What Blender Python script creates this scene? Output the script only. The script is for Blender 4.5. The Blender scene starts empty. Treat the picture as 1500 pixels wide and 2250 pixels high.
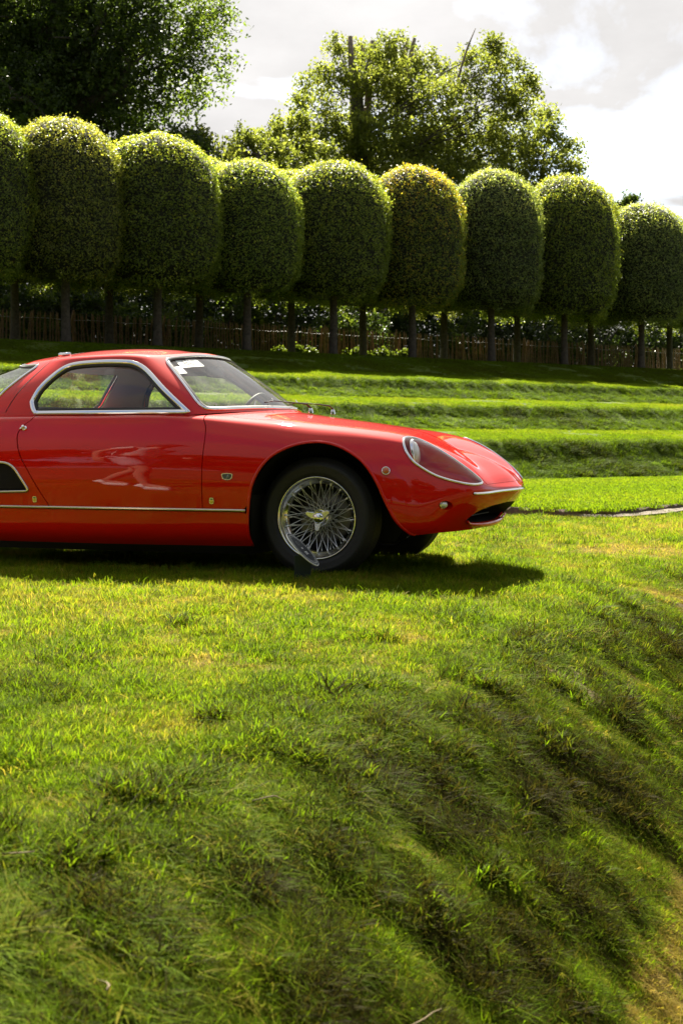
import bpy, bmesh, math, random
import numpy as np
from mathutils import Vector, Matrix, noise as mnoise
from mathutils.geometry import delaunay_2d_cdt

R = math.radians
rng = np.random.default_rng(7)
random.seed(7)
scene = bpy.context.scene
COL = scene.collection

# ---------------------------------------------------------------- camera
CAM_H = 0.69
cam_data = bpy.data.cameras.new('camera')
cam = bpy.data.objects.new('camera', cam_data)
COL.objects.link(cam)
cam.location = (0, 0, CAM_H)
cam.rotation_euler = (R(90), 0, 0)
cam_data.sensor_fit = 'VERTICAL'
cam_data.sensor_height = 36.0
cam_data.lens = 50.0
cam_data.shift_y = -(1125 - 970) / 2250.0
cam_data.clip_start = 0.05
cam_data.clip_end = 3000
cam_data.dof.use_dof = True
cam_data.dof.focus_distance = 7.2
cam_data.dof.aperture_fstop = 8.0
scene.camera = cam

# ---------------------------------------------------------------- light and exposure
SUN_EL, SUN_AZ = 46.0, -6.0          # azimuth to the right of the viewing direction (+Y)
sun_dir = Vector((math.sin(R(SUN_AZ)) * math.cos(R(SUN_EL)), math.cos(R(SUN_AZ)) * math.cos(R(SUN_EL)), math.sin(R(SUN_EL))))
sd = bpy.data.lights.new('sun', 'SUN')
sd.energy = 5.0
sd.angle = R(0.53)
sd.color = (1.0, 0.93, 0.79)
sun = bpy.data.objects.new('sun', sd)
COL.objects.link(sun)
sun.rotation_euler = sun_dir.to_track_quat('Z', 'Y').to_euler()

scene.view_settings.view_transform = 'Standard'
scene.view_settings.look = 'None'
scene.view_settings.gamma = 1.0
scene.view_settings.use_curve_mapping = False
scene.view_settings.exposure = 2.25

world = bpy.data.worlds.new('World')
scene.world = world
world.use_nodes = True
wn, wl = world.node_tree.nodes, world.node_tree.links
wn.clear()
w_out = wn.new('ShaderNodeOutputWorld')
sky = wn.new('ShaderNodeTexSky')
sky.sky_type = 'NISHITA'
sky.sun_disc = False
sky.sun_elevation = R(SUN_EL)
sky.sun_rotation = R(SUN_AZ)
sky.air_density = 1.0
sky.dust_density = 1.5
bg_sky = wn.new('ShaderNodeBackground')
bg_sky.inputs['Strength'].default_value = 0.05
wl.new(sky.outputs[0], bg_sky.inputs['Color'])
tc = wn.new('ShaderNodeTexCoord')
sep = wn.new('ShaderNodeSeparateXYZ')
wl.new(tc.outputs['Generated'], sep.inputs[0])
def wmath(op, a, b=None, c=None):
    n = wn.new('ShaderNodeMath'); n.operation = op
    for i, v in enumerate((a, b, c)):
        if v is None: continue
        if isinstance(v, (int, float)): n.inputs[i].default_value = v
        else: wl.new(v, n.inputs[i])
    return n.outputs[0]
zc = wmath('MAXIMUM', sep.outputs[2], 0.0)
zd = wmath('ADD', zc, 0.22)
comb = wn.new('ShaderNodeCombineXYZ')
wl.new(wmath('DIVIDE', sep.outputs[0], zd), comb.inputs[0])
wl.new(wmath('DIVIDE', sep.outputs[1], zd), comb.inputs[1])
comb.inputs[2].default_value = 9.8
n1 = wn.new('ShaderNodeTexNoise')
n1.inputs['Scale'].default_value = 1.15
n1.inputs['Detail'].default_value = 9.0
n1.inputs['Roughness'].default_value = 0.55
n1.inputs['Distortion'].default_value = 0.35
wl.new(comb.outputs[0], n1.inputs['Vector'])
n2 = wn.new('ShaderNodeTexNoise')
n2.inputs['Scale'].default_value = 2.3
n2.inputs['Detail'].default_value = 8.0
n2.inputs['Roughness'].default_value = 0.6
wl.new(comb.outputs[0], n2.inputs['Vector'])
cover = wn.new('ShaderNodeMapRange')
cover.inputs['From Min'].default_value = 0.38
cover.inputs['From Max'].default_value = 0.48
wl.new(n1.outputs[0], cover.inputs['Value'])
# forward scattering makes the clouds brighter around the sun
dotn = wn.new('ShaderNodeVectorMath'); dotn.operation = 'DOT_PRODUCT'
wl.new(tc.outputs['Generated'], dotn.inputs[0])
dotn.inputs[1].default_value = tuple(sun_dir)
dcl = wmath('MAXIMUM', dotn.outputs['Value'], 0.0)
glow = wmath('ADD', wmath('ADD', 0.115, wmath('MULTIPLY', wmath('POWER', dcl, 3.0), 0.10)), wmath('MULTIPLY', wmath('POWER', dcl, 10.0), 0.06))
body = wn.new('ShaderNodeMapRange')
body.inputs['From Min'].default_value = 0.33
body.inputs['From Max'].default_value = 0.66
body.inputs['To Min'].default_value = 1.12
body.inputs['To Max'].default_value = 0.88
wl.new(n2.outputs[0], body.inputs['Value'])
cl_str = wmath('MULTIPLY', glow, body.outputs[0])
bg_cl = wn.new('ShaderNodeBackground')
bg_cl.inputs['Color'].default_value = (1.0, 0.975, 0.96, 1)
wl.new(cl_str, bg_cl.inputs['Strength'])
mixw = wn.new('ShaderNodeMixShader')
wl.new(cover.outputs[0], mixw.inputs[0])
wl.new(bg_sky.outputs[0], mixw.inputs[1])
wl.new(bg_cl.outputs[0], mixw.inputs[2])
wl.new(mixw.outputs[0], w_out.inputs['Surface'])

scene.render.engine = 'CYCLES'
cy = scene.cycles
cy.max_bounces = 8
cy.diffuse_bounces = 3
cy.glossy_bounces = 4
cy.transmission_bounces = 6
cy.transparent_max_bounces = 12
cy.caustics_reflective = False
cy.caustics_refractive = False
cy.use_denoising = True
try:
    cy.denoiser = 'OPENIMAGEDENOISE'
except Exception:
    pass

# ---------------------------------------------------------------- materials
def new_mat(name):
    m = bpy.data.materials.new(name)
    m.use_nodes = True
    nt = m.node_tree
    b = nt.nodes['Principled BSDF']
    return m, nt, b

def simple(name, col, rough=0.5, metal=0.0, coat=0.0, noise=0.0, nscale=30.0, bump=0.0, spec=0.5):
    """Principled material; a noise varies the colour and roughens the surface a little."""
    m, nt, b = new_mat(name)
    b.inputs['Base Color'].default_value = (*col, 1)
    b.inputs['Roughness'].default_value = rough
    b.inputs['Metallic'].default_value = metal
    b.inputs['Coat Weight'].default_value = coat
    b.inputs['Coat Roughness'].default_value = 0.015
    b.inputs['Coat IOR'].default_value = 1.45
    b.inputs['Specular IOR Level'].default_value = spec
    if noise or bump:
        t = nt.nodes.new('ShaderNodeTexCoord')
        n = nt.nodes.new('ShaderNodeTexNoise')
        n.inputs['Scale'].default_value = nscale
        n.inputs['Detail'].default_value = 6
        nt.links.new(t.outputs['Object'], n.inputs['Vector'])
        if noise:
            mr = nt.nodes.new('ShaderNodeMapRange')
            mr.inputs['From Min'].default_value = 0.3
            mr.inputs['From Max'].default_value = 0.7
            mr.inputs['To Min'].default_value = 1 - noise
            mr.inputs['To Max'].default_value = 1 + noise
            nt.links.new(n.outputs[0], mr.inputs['Value'])
            vm = nt.nodes.new('ShaderNodeVectorMath'); vm.operation = 'SCALE'
            vm.inputs[0].default_value = col
            nt.links.new(mr.outputs[0], vm.inputs['Scale'])
            nt.links.new(vm.outputs[0], b.inputs['Base Color'])
        if bump:
            bp = nt.nodes.new('ShaderNodeBump')
            bp.inputs['Strength'].default_value = bump
            bp.inputs['Distance'].default_value = 0.01
            nt.links.new(n.outputs[0], bp.inputs['Height'])
            nt.links.new(bp.outputs[0], b.inputs['Normal'])
    return m

def leaf_mat(name, cols, rough=0.45, trans=0.4, instanced=False, spec=0.3, tcol=1.5):
    """Leaf / blade: colour ramp over a per-face random, seen through as well as lit."""
    m, nt, b = new_mat(name)
    N, Lk = nt.nodes, nt.links
    at = N.new('ShaderNodeAttribute'); at.attribute_name = 'tint'
    ramp = N.new('ShaderNodeValToRGB')
    el = ramp.color_ramp.elements
    while len(el) < len(cols): el.new(0.5)
    for i, (p, c) in enumerate(cols):
        el[i].position = p; el[i].color = (*c, 1)
    val = at.outputs['Fac']
    if instanced:
        a2 = N.new('ShaderNodeAttribute'); a2.attribute_type = 'INSTANCER'; a2.attribute_name = 'patch'
        ad = N.new('ShaderNodeMath'); ad.operation = 'ADD'
        Lk.new(val, ad.inputs[0]); Lk.new(a2.outputs['Fac'], ad.inputs[1])
        val = ad.outputs[0]
    Lk.new(val, ramp.inputs[0])
    Lk.new(ramp.outputs[0], b.inputs['Base Color'])
    b.inputs['Roughness'].default_value = rough
    b.inputs['Specular IOR Level'].default_value = spec
    tr = N.new('ShaderNodeBsdfTranslucent')
    vm = N.new('ShaderNodeVectorMath'); vm.operation = 'MULTIPLY'
    Lk.new(ramp.outputs[0], vm.inputs[0]); vm.inputs[1].default_value = (tcol, tcol, tcol * 0.5)
    Lk.new(vm.outputs[0], tr.inputs['Color'])
    mx = N.new('ShaderNodeMixShader'); mx.inputs[0].default_value = trans
    Lk.new(b.outputs[0], mx.inputs[1]); Lk.new(tr.outputs[0], mx.inputs[2])
    Lk.new(mx.outputs[0], N['Material Output'].inputs['Surface'])
    return m

def glass_mat(name, tint=(0.93, 0.96, 0.93), boost=1.0, dust=0.0, streak=0.0):
    """Thin pane: clear, with the surface reflection of glass."""
    m, nt, b = new_mat(name)
    N, Lk = nt.nodes, nt.links
    N.remove(b)
    fr = N.new('ShaderNodeFresnel'); ge = N.new('ShaderNodeNewGeometry')
    io = N.new('ShaderNodeMapRange'); io.inputs['To Min'].default_value = 1.52; io.inputs['To Max'].default_value = 1 / 1.52
    Lk.new(ge.outputs['Backfacing'], io.inputs['Value']); Lk.new(io.outputs[0], fr.inputs['IOR'])
    ml = N.new('ShaderNodeMath'); ml.operation = 'MULTIPLY'; ml.use_clamp = True
    Lk.new(fr.outputs[0], ml.inputs[0]); ml.inputs[1].default_value = 1.35 * boost
    inn = N.new('ShaderNodeMapRange'); inn.inputs['To Min'].default_value = 1.0; inn.inputs['To Max'].default_value = 0.15
    Lk.new(ge.outputs['Backfacing'], inn.inputs['Value'])
    ml2 = N.new('ShaderNodeMath'); ml2.operation = 'MULTIPLY'; Lk.new(ml.outputs[0], ml2.inputs[0]); Lk.new(inn.outputs[0], ml2.inputs[1]); ml = ml2
    tr = N.new('ShaderNodeBsdfTransparent'); tr.inputs[0].default_value = (*tint, 1)
    gl = N.new('ShaderNodeBsdfGlossy'); gl.inputs['Roughness'].default_value = 0.01
    mx = N.new('ShaderNodeMixShader')
    Lk.new(ml.outputs[0], mx.inputs[0]); Lk.new(tr.outputs[0], mx.inputs[1]); Lk.new(gl.outputs[0], mx.inputs[2])
    out = mx.outputs[0]
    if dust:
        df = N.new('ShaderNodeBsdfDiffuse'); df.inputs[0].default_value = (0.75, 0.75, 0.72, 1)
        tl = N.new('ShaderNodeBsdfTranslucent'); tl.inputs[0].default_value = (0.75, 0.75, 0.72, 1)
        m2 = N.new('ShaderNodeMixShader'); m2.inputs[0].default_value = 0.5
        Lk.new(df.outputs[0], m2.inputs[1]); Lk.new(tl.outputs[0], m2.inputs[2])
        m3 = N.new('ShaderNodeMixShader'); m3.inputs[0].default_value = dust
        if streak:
            # pale dust smears down the glass, painted to stand in for sun glare
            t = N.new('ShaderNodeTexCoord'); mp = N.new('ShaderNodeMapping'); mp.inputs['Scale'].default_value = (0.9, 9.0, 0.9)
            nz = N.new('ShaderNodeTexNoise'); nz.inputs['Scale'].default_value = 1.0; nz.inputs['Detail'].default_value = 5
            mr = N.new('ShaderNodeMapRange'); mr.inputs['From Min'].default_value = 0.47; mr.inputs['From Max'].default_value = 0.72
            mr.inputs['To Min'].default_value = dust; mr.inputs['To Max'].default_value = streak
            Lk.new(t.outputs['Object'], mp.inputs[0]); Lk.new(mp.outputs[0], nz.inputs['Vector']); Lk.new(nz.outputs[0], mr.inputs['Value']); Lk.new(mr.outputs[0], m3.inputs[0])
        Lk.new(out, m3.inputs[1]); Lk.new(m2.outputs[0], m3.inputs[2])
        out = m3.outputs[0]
    Lk.new(out, N['Material Output'].inputs['Surface'])
    return m

M = {}
M['paint'] = simple('red_paint', (0.60, 0.007, 0.002), 0.6, 0.0, 1.0, noise=0.03, nscale=3, spec=0.02)
M['chrome'] = simple('chrome', (0.86, 0.86, 0.85), 0.06, 1.0)
M['spoke'] = simple('plated_wire', (0.88, 0.88, 0.87), 0.32, 0.75)
M['steel'] = simple('polished_steel', (0.84, 0.83, 0.81), 0.14, 1.0)
M['rubber'] = simple('tyre_rubber', (0.011, 0.011, 0.011), 0.62, bump=0.15, nscale=90, noise=0.2)
M['black'] = simple('black_lining', (0.008, 0.008, 0.008), 0.8)
M['wiper'] = simple('dark_wiper', (0.03, 0.03, 0.032), 0.5, spec=0.08)
M['seal'] = simple('black_seal', (0.012, 0.012, 0.012), 0.45)
M['trimgold'] = simple('aged_trim', (0.62, 0.58, 0.46), 0.2, 1.0)
M['seat'] = simple('grey_leather', (0.16, 0.15, 0.18), 0.5, noise=0.15, nscale=20, bump=0.1)
M['redseat'] = simple('dark_leather', (0.06, 0.022, 0.028), 0.45, noise=0.15, nscale=20)
M['dash'] = simple('dash_vinyl', (0.02, 0.02, 0.022), 0.6)
M['headliner'] = simple('headliner', (0.22, 0.21, 0.19), 0.8, spec=0.1)
M['wood'] = simple('steering_wood', (0.28, 0.08, 0.03), 0.3, coat=0.5, noise=0.2, nscale=40)
M['glass'] = glass_mat('window_glass')
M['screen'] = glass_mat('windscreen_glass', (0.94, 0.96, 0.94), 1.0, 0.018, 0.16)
M['plexi'] = glass_mat('sliding_pane', (0.93, 0.94, 0.93), 1.0, 0.02)
M['lampglass'] = glass_mat('lamp_cover', (0.98, 0.97, 0.97), 0.9)
M['amber'] = simple('amber_lens', (0.55, 0.11, 0.01), 0.15, coat=1.0)
M['lens'] = simple('ribbed_lens', (0.80, 0.81, 0.80), 0.15, 0.35, coat=1.0, bump=0.6, nscale=60)
M['white'] = simple('white_sticker', (0.8, 0.8, 0.78), 0.5)
M['ink'] = simple('black_ink', (0.03, 0.03, 0.035), 0.6)
M['teal'] = simple('teal_enamel', (0.01, 0.055, 0.075), 0.2, coat=1.0)
M['gold'] = simple('gold_enamel', (0.65, 0.52, 0.12), 0.25, 0.7, coat=0.5)
M['silver'] = simple('silver_line', (0.75, 0.75, 0.74), 0.25, 0.8)
M['disc'] = simple('brake_iron', (0.16, 0.15, 0.14), 0.4, 0.9, noise=0.2)
M['grille'] = simple('black_mesh', (0.010, 0.010, 0.011), 0.5)
M['navy'] = simple('navy_print', (0.040, 0.046, 0.060), 0.45)
M['stake'] = simple('dark_green_board', (0.014, 0.026, 0.022), 0.6, noise=0.15, nscale=15)
M['bark'] = simple('bark', (0.055, 0.046, 0.036), 0.9, noise=0.45, nscale=14, bump=0.9)
M['barkpale'] = simple('pale_bark', (0.20, 0.16, 0.12), 0.9, noise=0.4, nscale=8, bump=0.8)
M['paling'] = simple('chestnut_paling', (0.165, 0.105, 0.055), 0.85, noise=0.4, nscale=18, bump=0.5)
M['wire'] = simple('fence_wire', (0.25, 0.24, 0.22), 0.5, 0.9)
M['soil'] = simple('soil', (0.10, 0.065, 0.04), 0.95, noise=0.4, nscale=25, bump=0.8)
M['sand'] = simple('sandy_edging', (0.10, 0.075, 0.046), 0.9, noise=0.35, nscale=30, bump=0.4)

# ---------------------------------------------------------------- object helpers
def mesh_from(name, verts, faces, mats, mat_idx=None, smooth=True, normals=None, attrs=None):
    me = bpy.data.meshes.new(name)
    if isinstance(faces, np.ndarray):
        n = len(faces); k = faces.shape[1]
        me.vertices.add(len(verts)); me.vertices.foreach_set('co', np.asarray(verts, np.float32).ravel())
        me.loops.add(n * k); me.loops.foreach_set('vertex_index', faces.astype(np.int32).ravel())
        me.polygons.add(n); me.polygons.foreach_set('loop_start', np.arange(0, n * k, k, dtype=np.int32))
        try: me.polygons.foreach_set('loop_total', np.full(n, k, np.int32))
        except Exception: pass
        me.update(calc_edges=True)
    else:
        me.from_pydata([tuple(map(float, v)) for v in verts], [], [tuple(f) for f in faces])
        me.update()
    for m in (mats if isinstance(mats, (list, tuple)) else [mats]):
        me.materials.append(m)
    if mat_idx is not None:
        me.polygons.foreach_set('material_index', np.asarray(mat_idx, np.int32))
    if smooth:
        me.polygons.foreach_set('use_smooth', np.ones(len(me.polygons), bool))
    for an, (dom, vals) in (attrs or {}).items():
        a = me.attributes.new(an, 'FLOAT', dom); a.data.foreach_set('value', np.asarray(vals, np.float32))
    if normals is not None:
        me.normals_split_custom_set_from_vertices([tuple(map(float, v)) for v in normals])
    return me

def add_obj(name, me, parent=None, loc=(0, 0, 0), rot=(0, 0, 0), **props):
    o = bpy.data.objects.new(name, me)
    COL.objects.link(o)
    if parent is not None: o.parent = parent
    o.location = loc; o.rotation_euler = rot
    for k, v in props.items(): o[k] = v
    return o

def thing(name, label, cat, loc=(0, 0, 0), rot=(0, 0, 0), group=None):
    o = add_obj(name, None, None, loc, rot, label=label, category=cat)
    if group: o['group'] = group
    return o

class MB:
    """Collects simple shapes into one mesh."""
    def __init__(s): s.v = []; s.f = []; s.m = []
    def add(s, v, f, mi=0):
        b = len(s.v); s.v += [tuple(map(float, p)) for p in v]
        s.f += [tuple(b + i for i in q) for q in f]; s.m += [mi] * len(f)
    def box(s, c, d, rot=None, mi=0):
        P = []
        for x in (-1, 1):
            for y in (-1, 1):
                for z in (-1, 1):
                    p = Vector((x * d[0] / 2, y * d[1] / 2, z * d[2] / 2))
                    if rot is not None: p = rot @ p
                    P.append(p + Vector(c))
        s.add(P, [(0, 1, 3, 2), (4, 6, 7, 5), (0, 4, 5, 1), (2, 3, 7, 6), (0, 2, 6, 4), (1, 5, 7, 3)], mi)
    def tube(s, pts, rad, n=8, mi=0, closed=False, cap=True):
        pts = [Vector(p) for p in pts]; N = len(pts)
        rs = rad if isinstance(rad, (list, tuple, np.ndarray)) else [rad] * N
        ref = None; V = []
        for i, p in enumerate(pts):
            a = pts[(i - 1) % N] if (closed or i > 0) else p
            b = pts[(i + 1) % N] if (closed or i < N - 1) else p
            t = (b - a).normalized()
            if ref is None:
                ref = Vector((0, 0, 1)) if abs(t.z) < 0.9 else Vector((1, 0, 0))
            u = (ref - t * ref.dot(t)).normalized(); w = t.cross(u); ref = u
            for k in range(n):
                an = 2 * math.pi * k / n
                V.append(p + (u * math.cos(an) + w * math.sin(an)) * rs[i])
        Fs = []
        for i in range(N if closed else N - 1):
            j = (i + 1) % N
            for k in range(n):
                l = (k + 1) % n
                Fs.append((i * n + k, i * n + l, j * n + l, j * n + k))
        if cap and not closed:
            Fs.append(tuple(range(n - 1, -1, -1))); Fs.append(tuple((N - 1) * n + k for k in range(n)))
        s.add(V, Fs, mi)
    def lathe(s, prof, n=48, mi=0, axis='Y', c=(0, 0, 0)):
        V = []
        for (r, h) in prof:
            for k in range(n):
                a = 2 * math.pi * k / n
                x, z = r * math.cos(a), r * math.sin(a)
                V.append((c[0] + x, c[1] + h, c[2] + z) if axis == 'Y' else ((c[0] + x, c[1] + z, c[2] + h) if axis == 'Z' else (c[0] + h, c[1] + x, c[2] + z)))
        Fs = []
        for i in range(len(prof) - 1):
            for k in range(n):
                l = (k + 1) % n
                Fs.append((i * n + k, i * n + l, (i + 1) * n + l, (i + 1) * n + k))
        s.add(V, Fs, mi)
    def mesh(s, name, mats, smooth=True):
        me = mesh_from(name, s.v, s.f, mats, s.m, smooth)
        return me
    def obj(s, name, mats, parent=None, smooth=True, fix=True, **kw):
        me = s.mesh(name, mats, smooth)
        if fix:
            bm = bmesh.new(); bm.from_mesh(me); bmesh.ops.recalc_face_normals(bm, faces=bm.faces); bm.to_mesh(me); bm.free()
        if smooth == 'auto':
            pass
        return add_obj(name, me, parent, **kw)

def sharp(o, deg=35):
    me = o.data
    try: me.set_sharp_from_angle(angle=R(deg))
    except Exception: pass
    return o

def bevel(o, w=0.004, seg=2):
    bm = bmesh.new(); bm.from_mesh(o.data)
    bmesh.ops.bevel(bm, geom=[e for e in bm.edges if len(e.link_faces) == 2 and e.calc_face_angle() > 0.5], offset=w, segments=seg, affect='EDGES', profile=0.5)
    bm.to_mesh(o.data); bm.free()
    return o

def copy_tree(o, parent=None, most=999):
    c = o.copy(); COL.objects.link(c)
    if parent is not None: c.parent = parent
    for ch in list(o.children)[:most]: copy_tree(ch, c)
    return c
# ================================================================ GROUND
TH = R(36.6)
CT, ST = math.cos(TH), math.sin(TH)
def pq(x, y): return -x * ST + y * CT, x * CT + y * ST
def xy(p, q): return -p * ST + q * CT, p * CT + q * ST

PROF = np.array([(15.8, 0.0), (16.65, 0.36), (17.0, 0.66), (17.1, 0.675), (19.9, 0.902), (20.6, 1.13), (20.9, 1.349), (21.0, 1.367), (23.4, 1.598), (24.02, 1.80), (24.3, 2.0), (24.4, 2.02), (26.6, 2.265), (29.6, 2.90), (31.2, 3.06), (60, 3.3), (400, 4.0)])

def terrace_z(p, q=0.0):
    # the edges of the steps wander a little along their length
    w = 0.16 * np.sin(q * 0.31 + 1.0) + 0.09 * np.sin(q * 0.83 + 0.4 * p)
    return np.interp(p + w * np.clip((p - 15) / 2, 0, 1) * np.clip((30 - p) / 2, 0, 1), PROF[:, 0], PROF[:, 1])

def vnoise(x, y, sc, seed=0.0):
    a = np.empty(np.broadcast(x, y).shape); xf = np.broadcast_to(x, a.shape).ravel(); yf = np.broadcast_to(y, a.shape).ravel(); o = a.ravel()
    for i in range(o.size):
        o[i] = mnoise.noise((xf[i] * sc, yf[i] * sc, seed))
    return o.reshape(a.shape)

def edge_dist(x, y):
    """Distance past the crest of the near bank (positive = down the bank)."""
    return (x + 0.146) * 0.913 - (y - 3.04) * 0.409

def lawn_z(x, y, detail=True):
    e = edge_dist(x, y)
    w = 0.17
    z = -0.82 * w * np.log1p(np.exp(np.clip(e / w, -40, 40)))
    z = np.where(z < -0.80, -0.80 - 0.3 * np.tanh((-0.80 - z) / 0.3), z)
    t = np.clip((e + 1.8) / 1.5, 0, 1)
    z = z - 0.05 * t * t * (3 - 2 * t)
    if detail:
        k = np.clip((e + 0.35) / 0.6, 0, 1)
        z = z + (0.010 + 0.030 * k) * vnoise(x, y, 2.6, 1.0) + (0.006 + 0.030 * k) * vnoise(x, y, 6.5, 2.0) + 0.018 * k * vnoise(x, y, 14.0, 3.0)
    return z

def grid_obj(name, xs, ys, zf, mat, **props):
    X, Y = np.meshgrid(xs, ys)
    Z = zf(X, Y)
    nx, ny = len(xs), len(ys)
    idx = np.arange(nx * ny).reshape(ny, nx)
    Fs = np.stack([idx[:-1, :-1].ravel(), idx[:-1, 1:].ravel(), idx[1:, 1:].ravel(), idx[1:, :-1].ravel()], 1)
    me = mesh_from(name, np.stack([X.ravel(), Y.ravel(), Z.ravel()], 1), Fs, mat)
    return add_obj(name, me, **props)

def ground_mat(name, ca, cb, cc, sc=1.2):
    m, nt, b = new_mat(name)
    N, Lk = nt.nodes, nt.links
    t = N.new('ShaderNodeTexCoord')
    a = N.new('ShaderNodeTexNoise'); a.inputs['Scale'].default_value = sc; a.inputs['Detail'].default_value = 8; a.inputs['Roughness'].default_value = 0.65
    c = N.new('ShaderNodeTexNoise'); c.inputs['Scale'].default_value = 45; c.inputs['Detail'].default_value = 5
    Lk.new(t.outputs['Object'], a.inputs['Vector']); Lk.new(t.outputs['Object'], c.inputs['Vector'])
    r = N.new('ShaderNodeValToRGB')
    r.color_ramp.elements[0].position = 0.35; r.color_ramp.elements[0].color = (*ca, 1)
    r.color_ramp.elements[1].position = 0.68; r.color_ramp.elements[1].color = (*cc, 1)
    e = r.color_ramp.elements.new(0.5); e.color = (*cb, 1)
    mx = N.new('ShaderNodeMix'); mx.data_type = 'FLOAT'; mx.inputs[0].default_value = 0.45
    Lk.new(a.outputs[0], mx.inputs[2]); Lk.new(c.outputs[0], mx.inputs[3])
    Lk.new(mx.outputs[0], r.inputs[0]); Lk.new(r.outputs[0], b.inputs['Base Color'])
    b.inputs['Roughness'].default_value = 0.9; b.inputs['Specular IOR Level'].default_value = 0.1
    bp = N.new('ShaderNodeBump'); bp.inputs['Strength'].default_value = 0.7; bp.inputs['Distance'].default_value = 0.03
    Lk.new(c.outputs[0], bp.inputs['Height']); Lk.new(bp.outputs[0], b.inputs['Normal'])
    return m
M['lawn_soil'] = ground_mat('lawn_thatch', (0.030, 0.022, 0.008), (0.078, 0.058, 0.018), (0.16, 0.12, 0.045))
M['terrace_soil'] = ground_mat('terrace_thatch', (0.035, 0.055, 0.008), (0.06, 0.09, 0.012), (0.10, 0.11, 0.025), 0.8)

def seg(a, b, n): return list(np.linspace(a, b, n, endpoint=False))
xs = np.array(seg(-40, -6, 18) + seg(-6, -3, 20) + seg(-3, 4, 150) + seg(4, 8, 27) + seg(8, 60, 27))
ys = np.array(seg(-40, -2, 20) + seg(-2, 0.8, 20) + seg(0.8, 8, 160) + seg(8, 16, 40) + seg(16, 40, 13))
grid_obj('lawn', xs, ys, lambda x, y: lawn_z(x, y) - np.clip((pq(x, y)[0] - 15.7) * 0.5, 0, 0.4), M['lawn_soil'], kind='structure')
ps = np.array(seg(15.7, 31.5, 190) + seg(31.5, 60, 12) + seg(60, 401, 10))
qs = np.array(seg(-160, -25, 14) + seg(-25, 45, 180) + seg(45, 200, 16))
Pm, Qm = np.meshgrid(ps, qs)
Xt, Yt = xy(Pm, Qm)
Zt = terrace_z(Pm, Qm) + np.where(Pm < 15.75, -0.1, 0) + 0.05 * vnoise(Pm, Qm * 0.6, 1.4, 5.0) * np.clip((Pm - 15.8) / 0.5, 0, 1) * np.clip((31 - Pm) / 1, 0.2, 1)
idx = np.arange(Pm.size).reshape(Pm.shape)
Fs = np.stack([idx[:-1, :-1].ravel(), idx[1:, :-1].ravel(), idx[1:, 1:].ravel(), idx[:-1, 1:].ravel()], 1)
bm_t = mesh_from('terraces', np.stack([Xt.ravel(), Yt.ravel(), Zt.ravel()], 1), Fs, M['terrace_soil'])
bm_t.flip_normals() if bm_t.polygons[0].normal.z < 0 else None
add_obj('terraces', bm_t, kind='structure')
me = mesh_from('ground', [(-900, -900, -1.6), (900, -900, -1.6), (900, 900, -1.6), (-900, 900, -1.6)], [(0, 1, 2, 3)], M['terrace_soil'])
add_obj('ground', me, kind='structure')
# ================================================================ GRASS
GR = [(0.0, (0.35, 0.26, 0.075)), (0.22, (0.25, 0.22, 0.030)), (0.42, (0.145, 0.208, 0.007)), (0.62, (0.086, 0.152, 0.006)), (0.82, (0.062, 0.072, 0.007)), (1.0, (0.036, 0.031, 0.008))]
M['grass'] = leaf_mat('grass_blade', GR, 0.6, 0.5, True, 0.02)
tufts = bpy.data.collections.new('tufts')
def tuft(i, n, rad, h0, h1, w, lean, t0, t1, flat=0.0):
    r = np.random.default_rng(100 + i)
    V = []; Fq = []; T = []
    for k in range(n):
        a = r.uniform(0, 2 * math.pi); d = rad * math.sqrt(r.uniform())
        bx, by = d * math.cos(a), d * math.sin(a)
        h = r.uniform(h0, h1); az = r.uniform(0, 2 * math.pi)
        ln = lean * r.uniform(0.3, 1.3) + flat * r.uniform(0.3, 1.0)
        dx, dy = math.cos(az), math.sin(az)
        px, py = -dy, dx
        ww = w * r.uniform(0.7, 1.3)
        b = len(V)
        for s, wd in ((0, 1.0), (0.45, 0.9), (0.8, 0.6), (1.0, 0.08)):
            out = h * ln * (0.35 * s + 0.75 * s * s)
            up = h * s * (1 - 0.35 * min(1.5, ln) * s) * (1 - flat * 0.55)
            cx, cyy = bx + dx * out, by + dy * out
            V += [(cx - px * ww * wd / 2, cyy - py * ww * wd / 2, up - 0.012 * (s == 0)), (cx + px * ww * wd / 2, cyy + py * ww * wd / 2, up - 0.012 * (s == 0))]
        Fq += [(b, b + 1, b + 3, b + 2), (b + 2, b + 3, b + 5, b + 4), (b + 4, b + 5, b + 7, b + 6)]
        T += [np.clip(r.normal((t0 + t1) / 2, (t1 - t0) / 3), 0, 1)] * 3
    me = mesh_from('tuft_%02d' % i, V, np.array(Fq), M['grass'], attrs={'tint': ('FACE', T)})
    o = bpy.data.objects.new('tuft_%02d' % i, me)
    tufts.objects.link(o)
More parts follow.
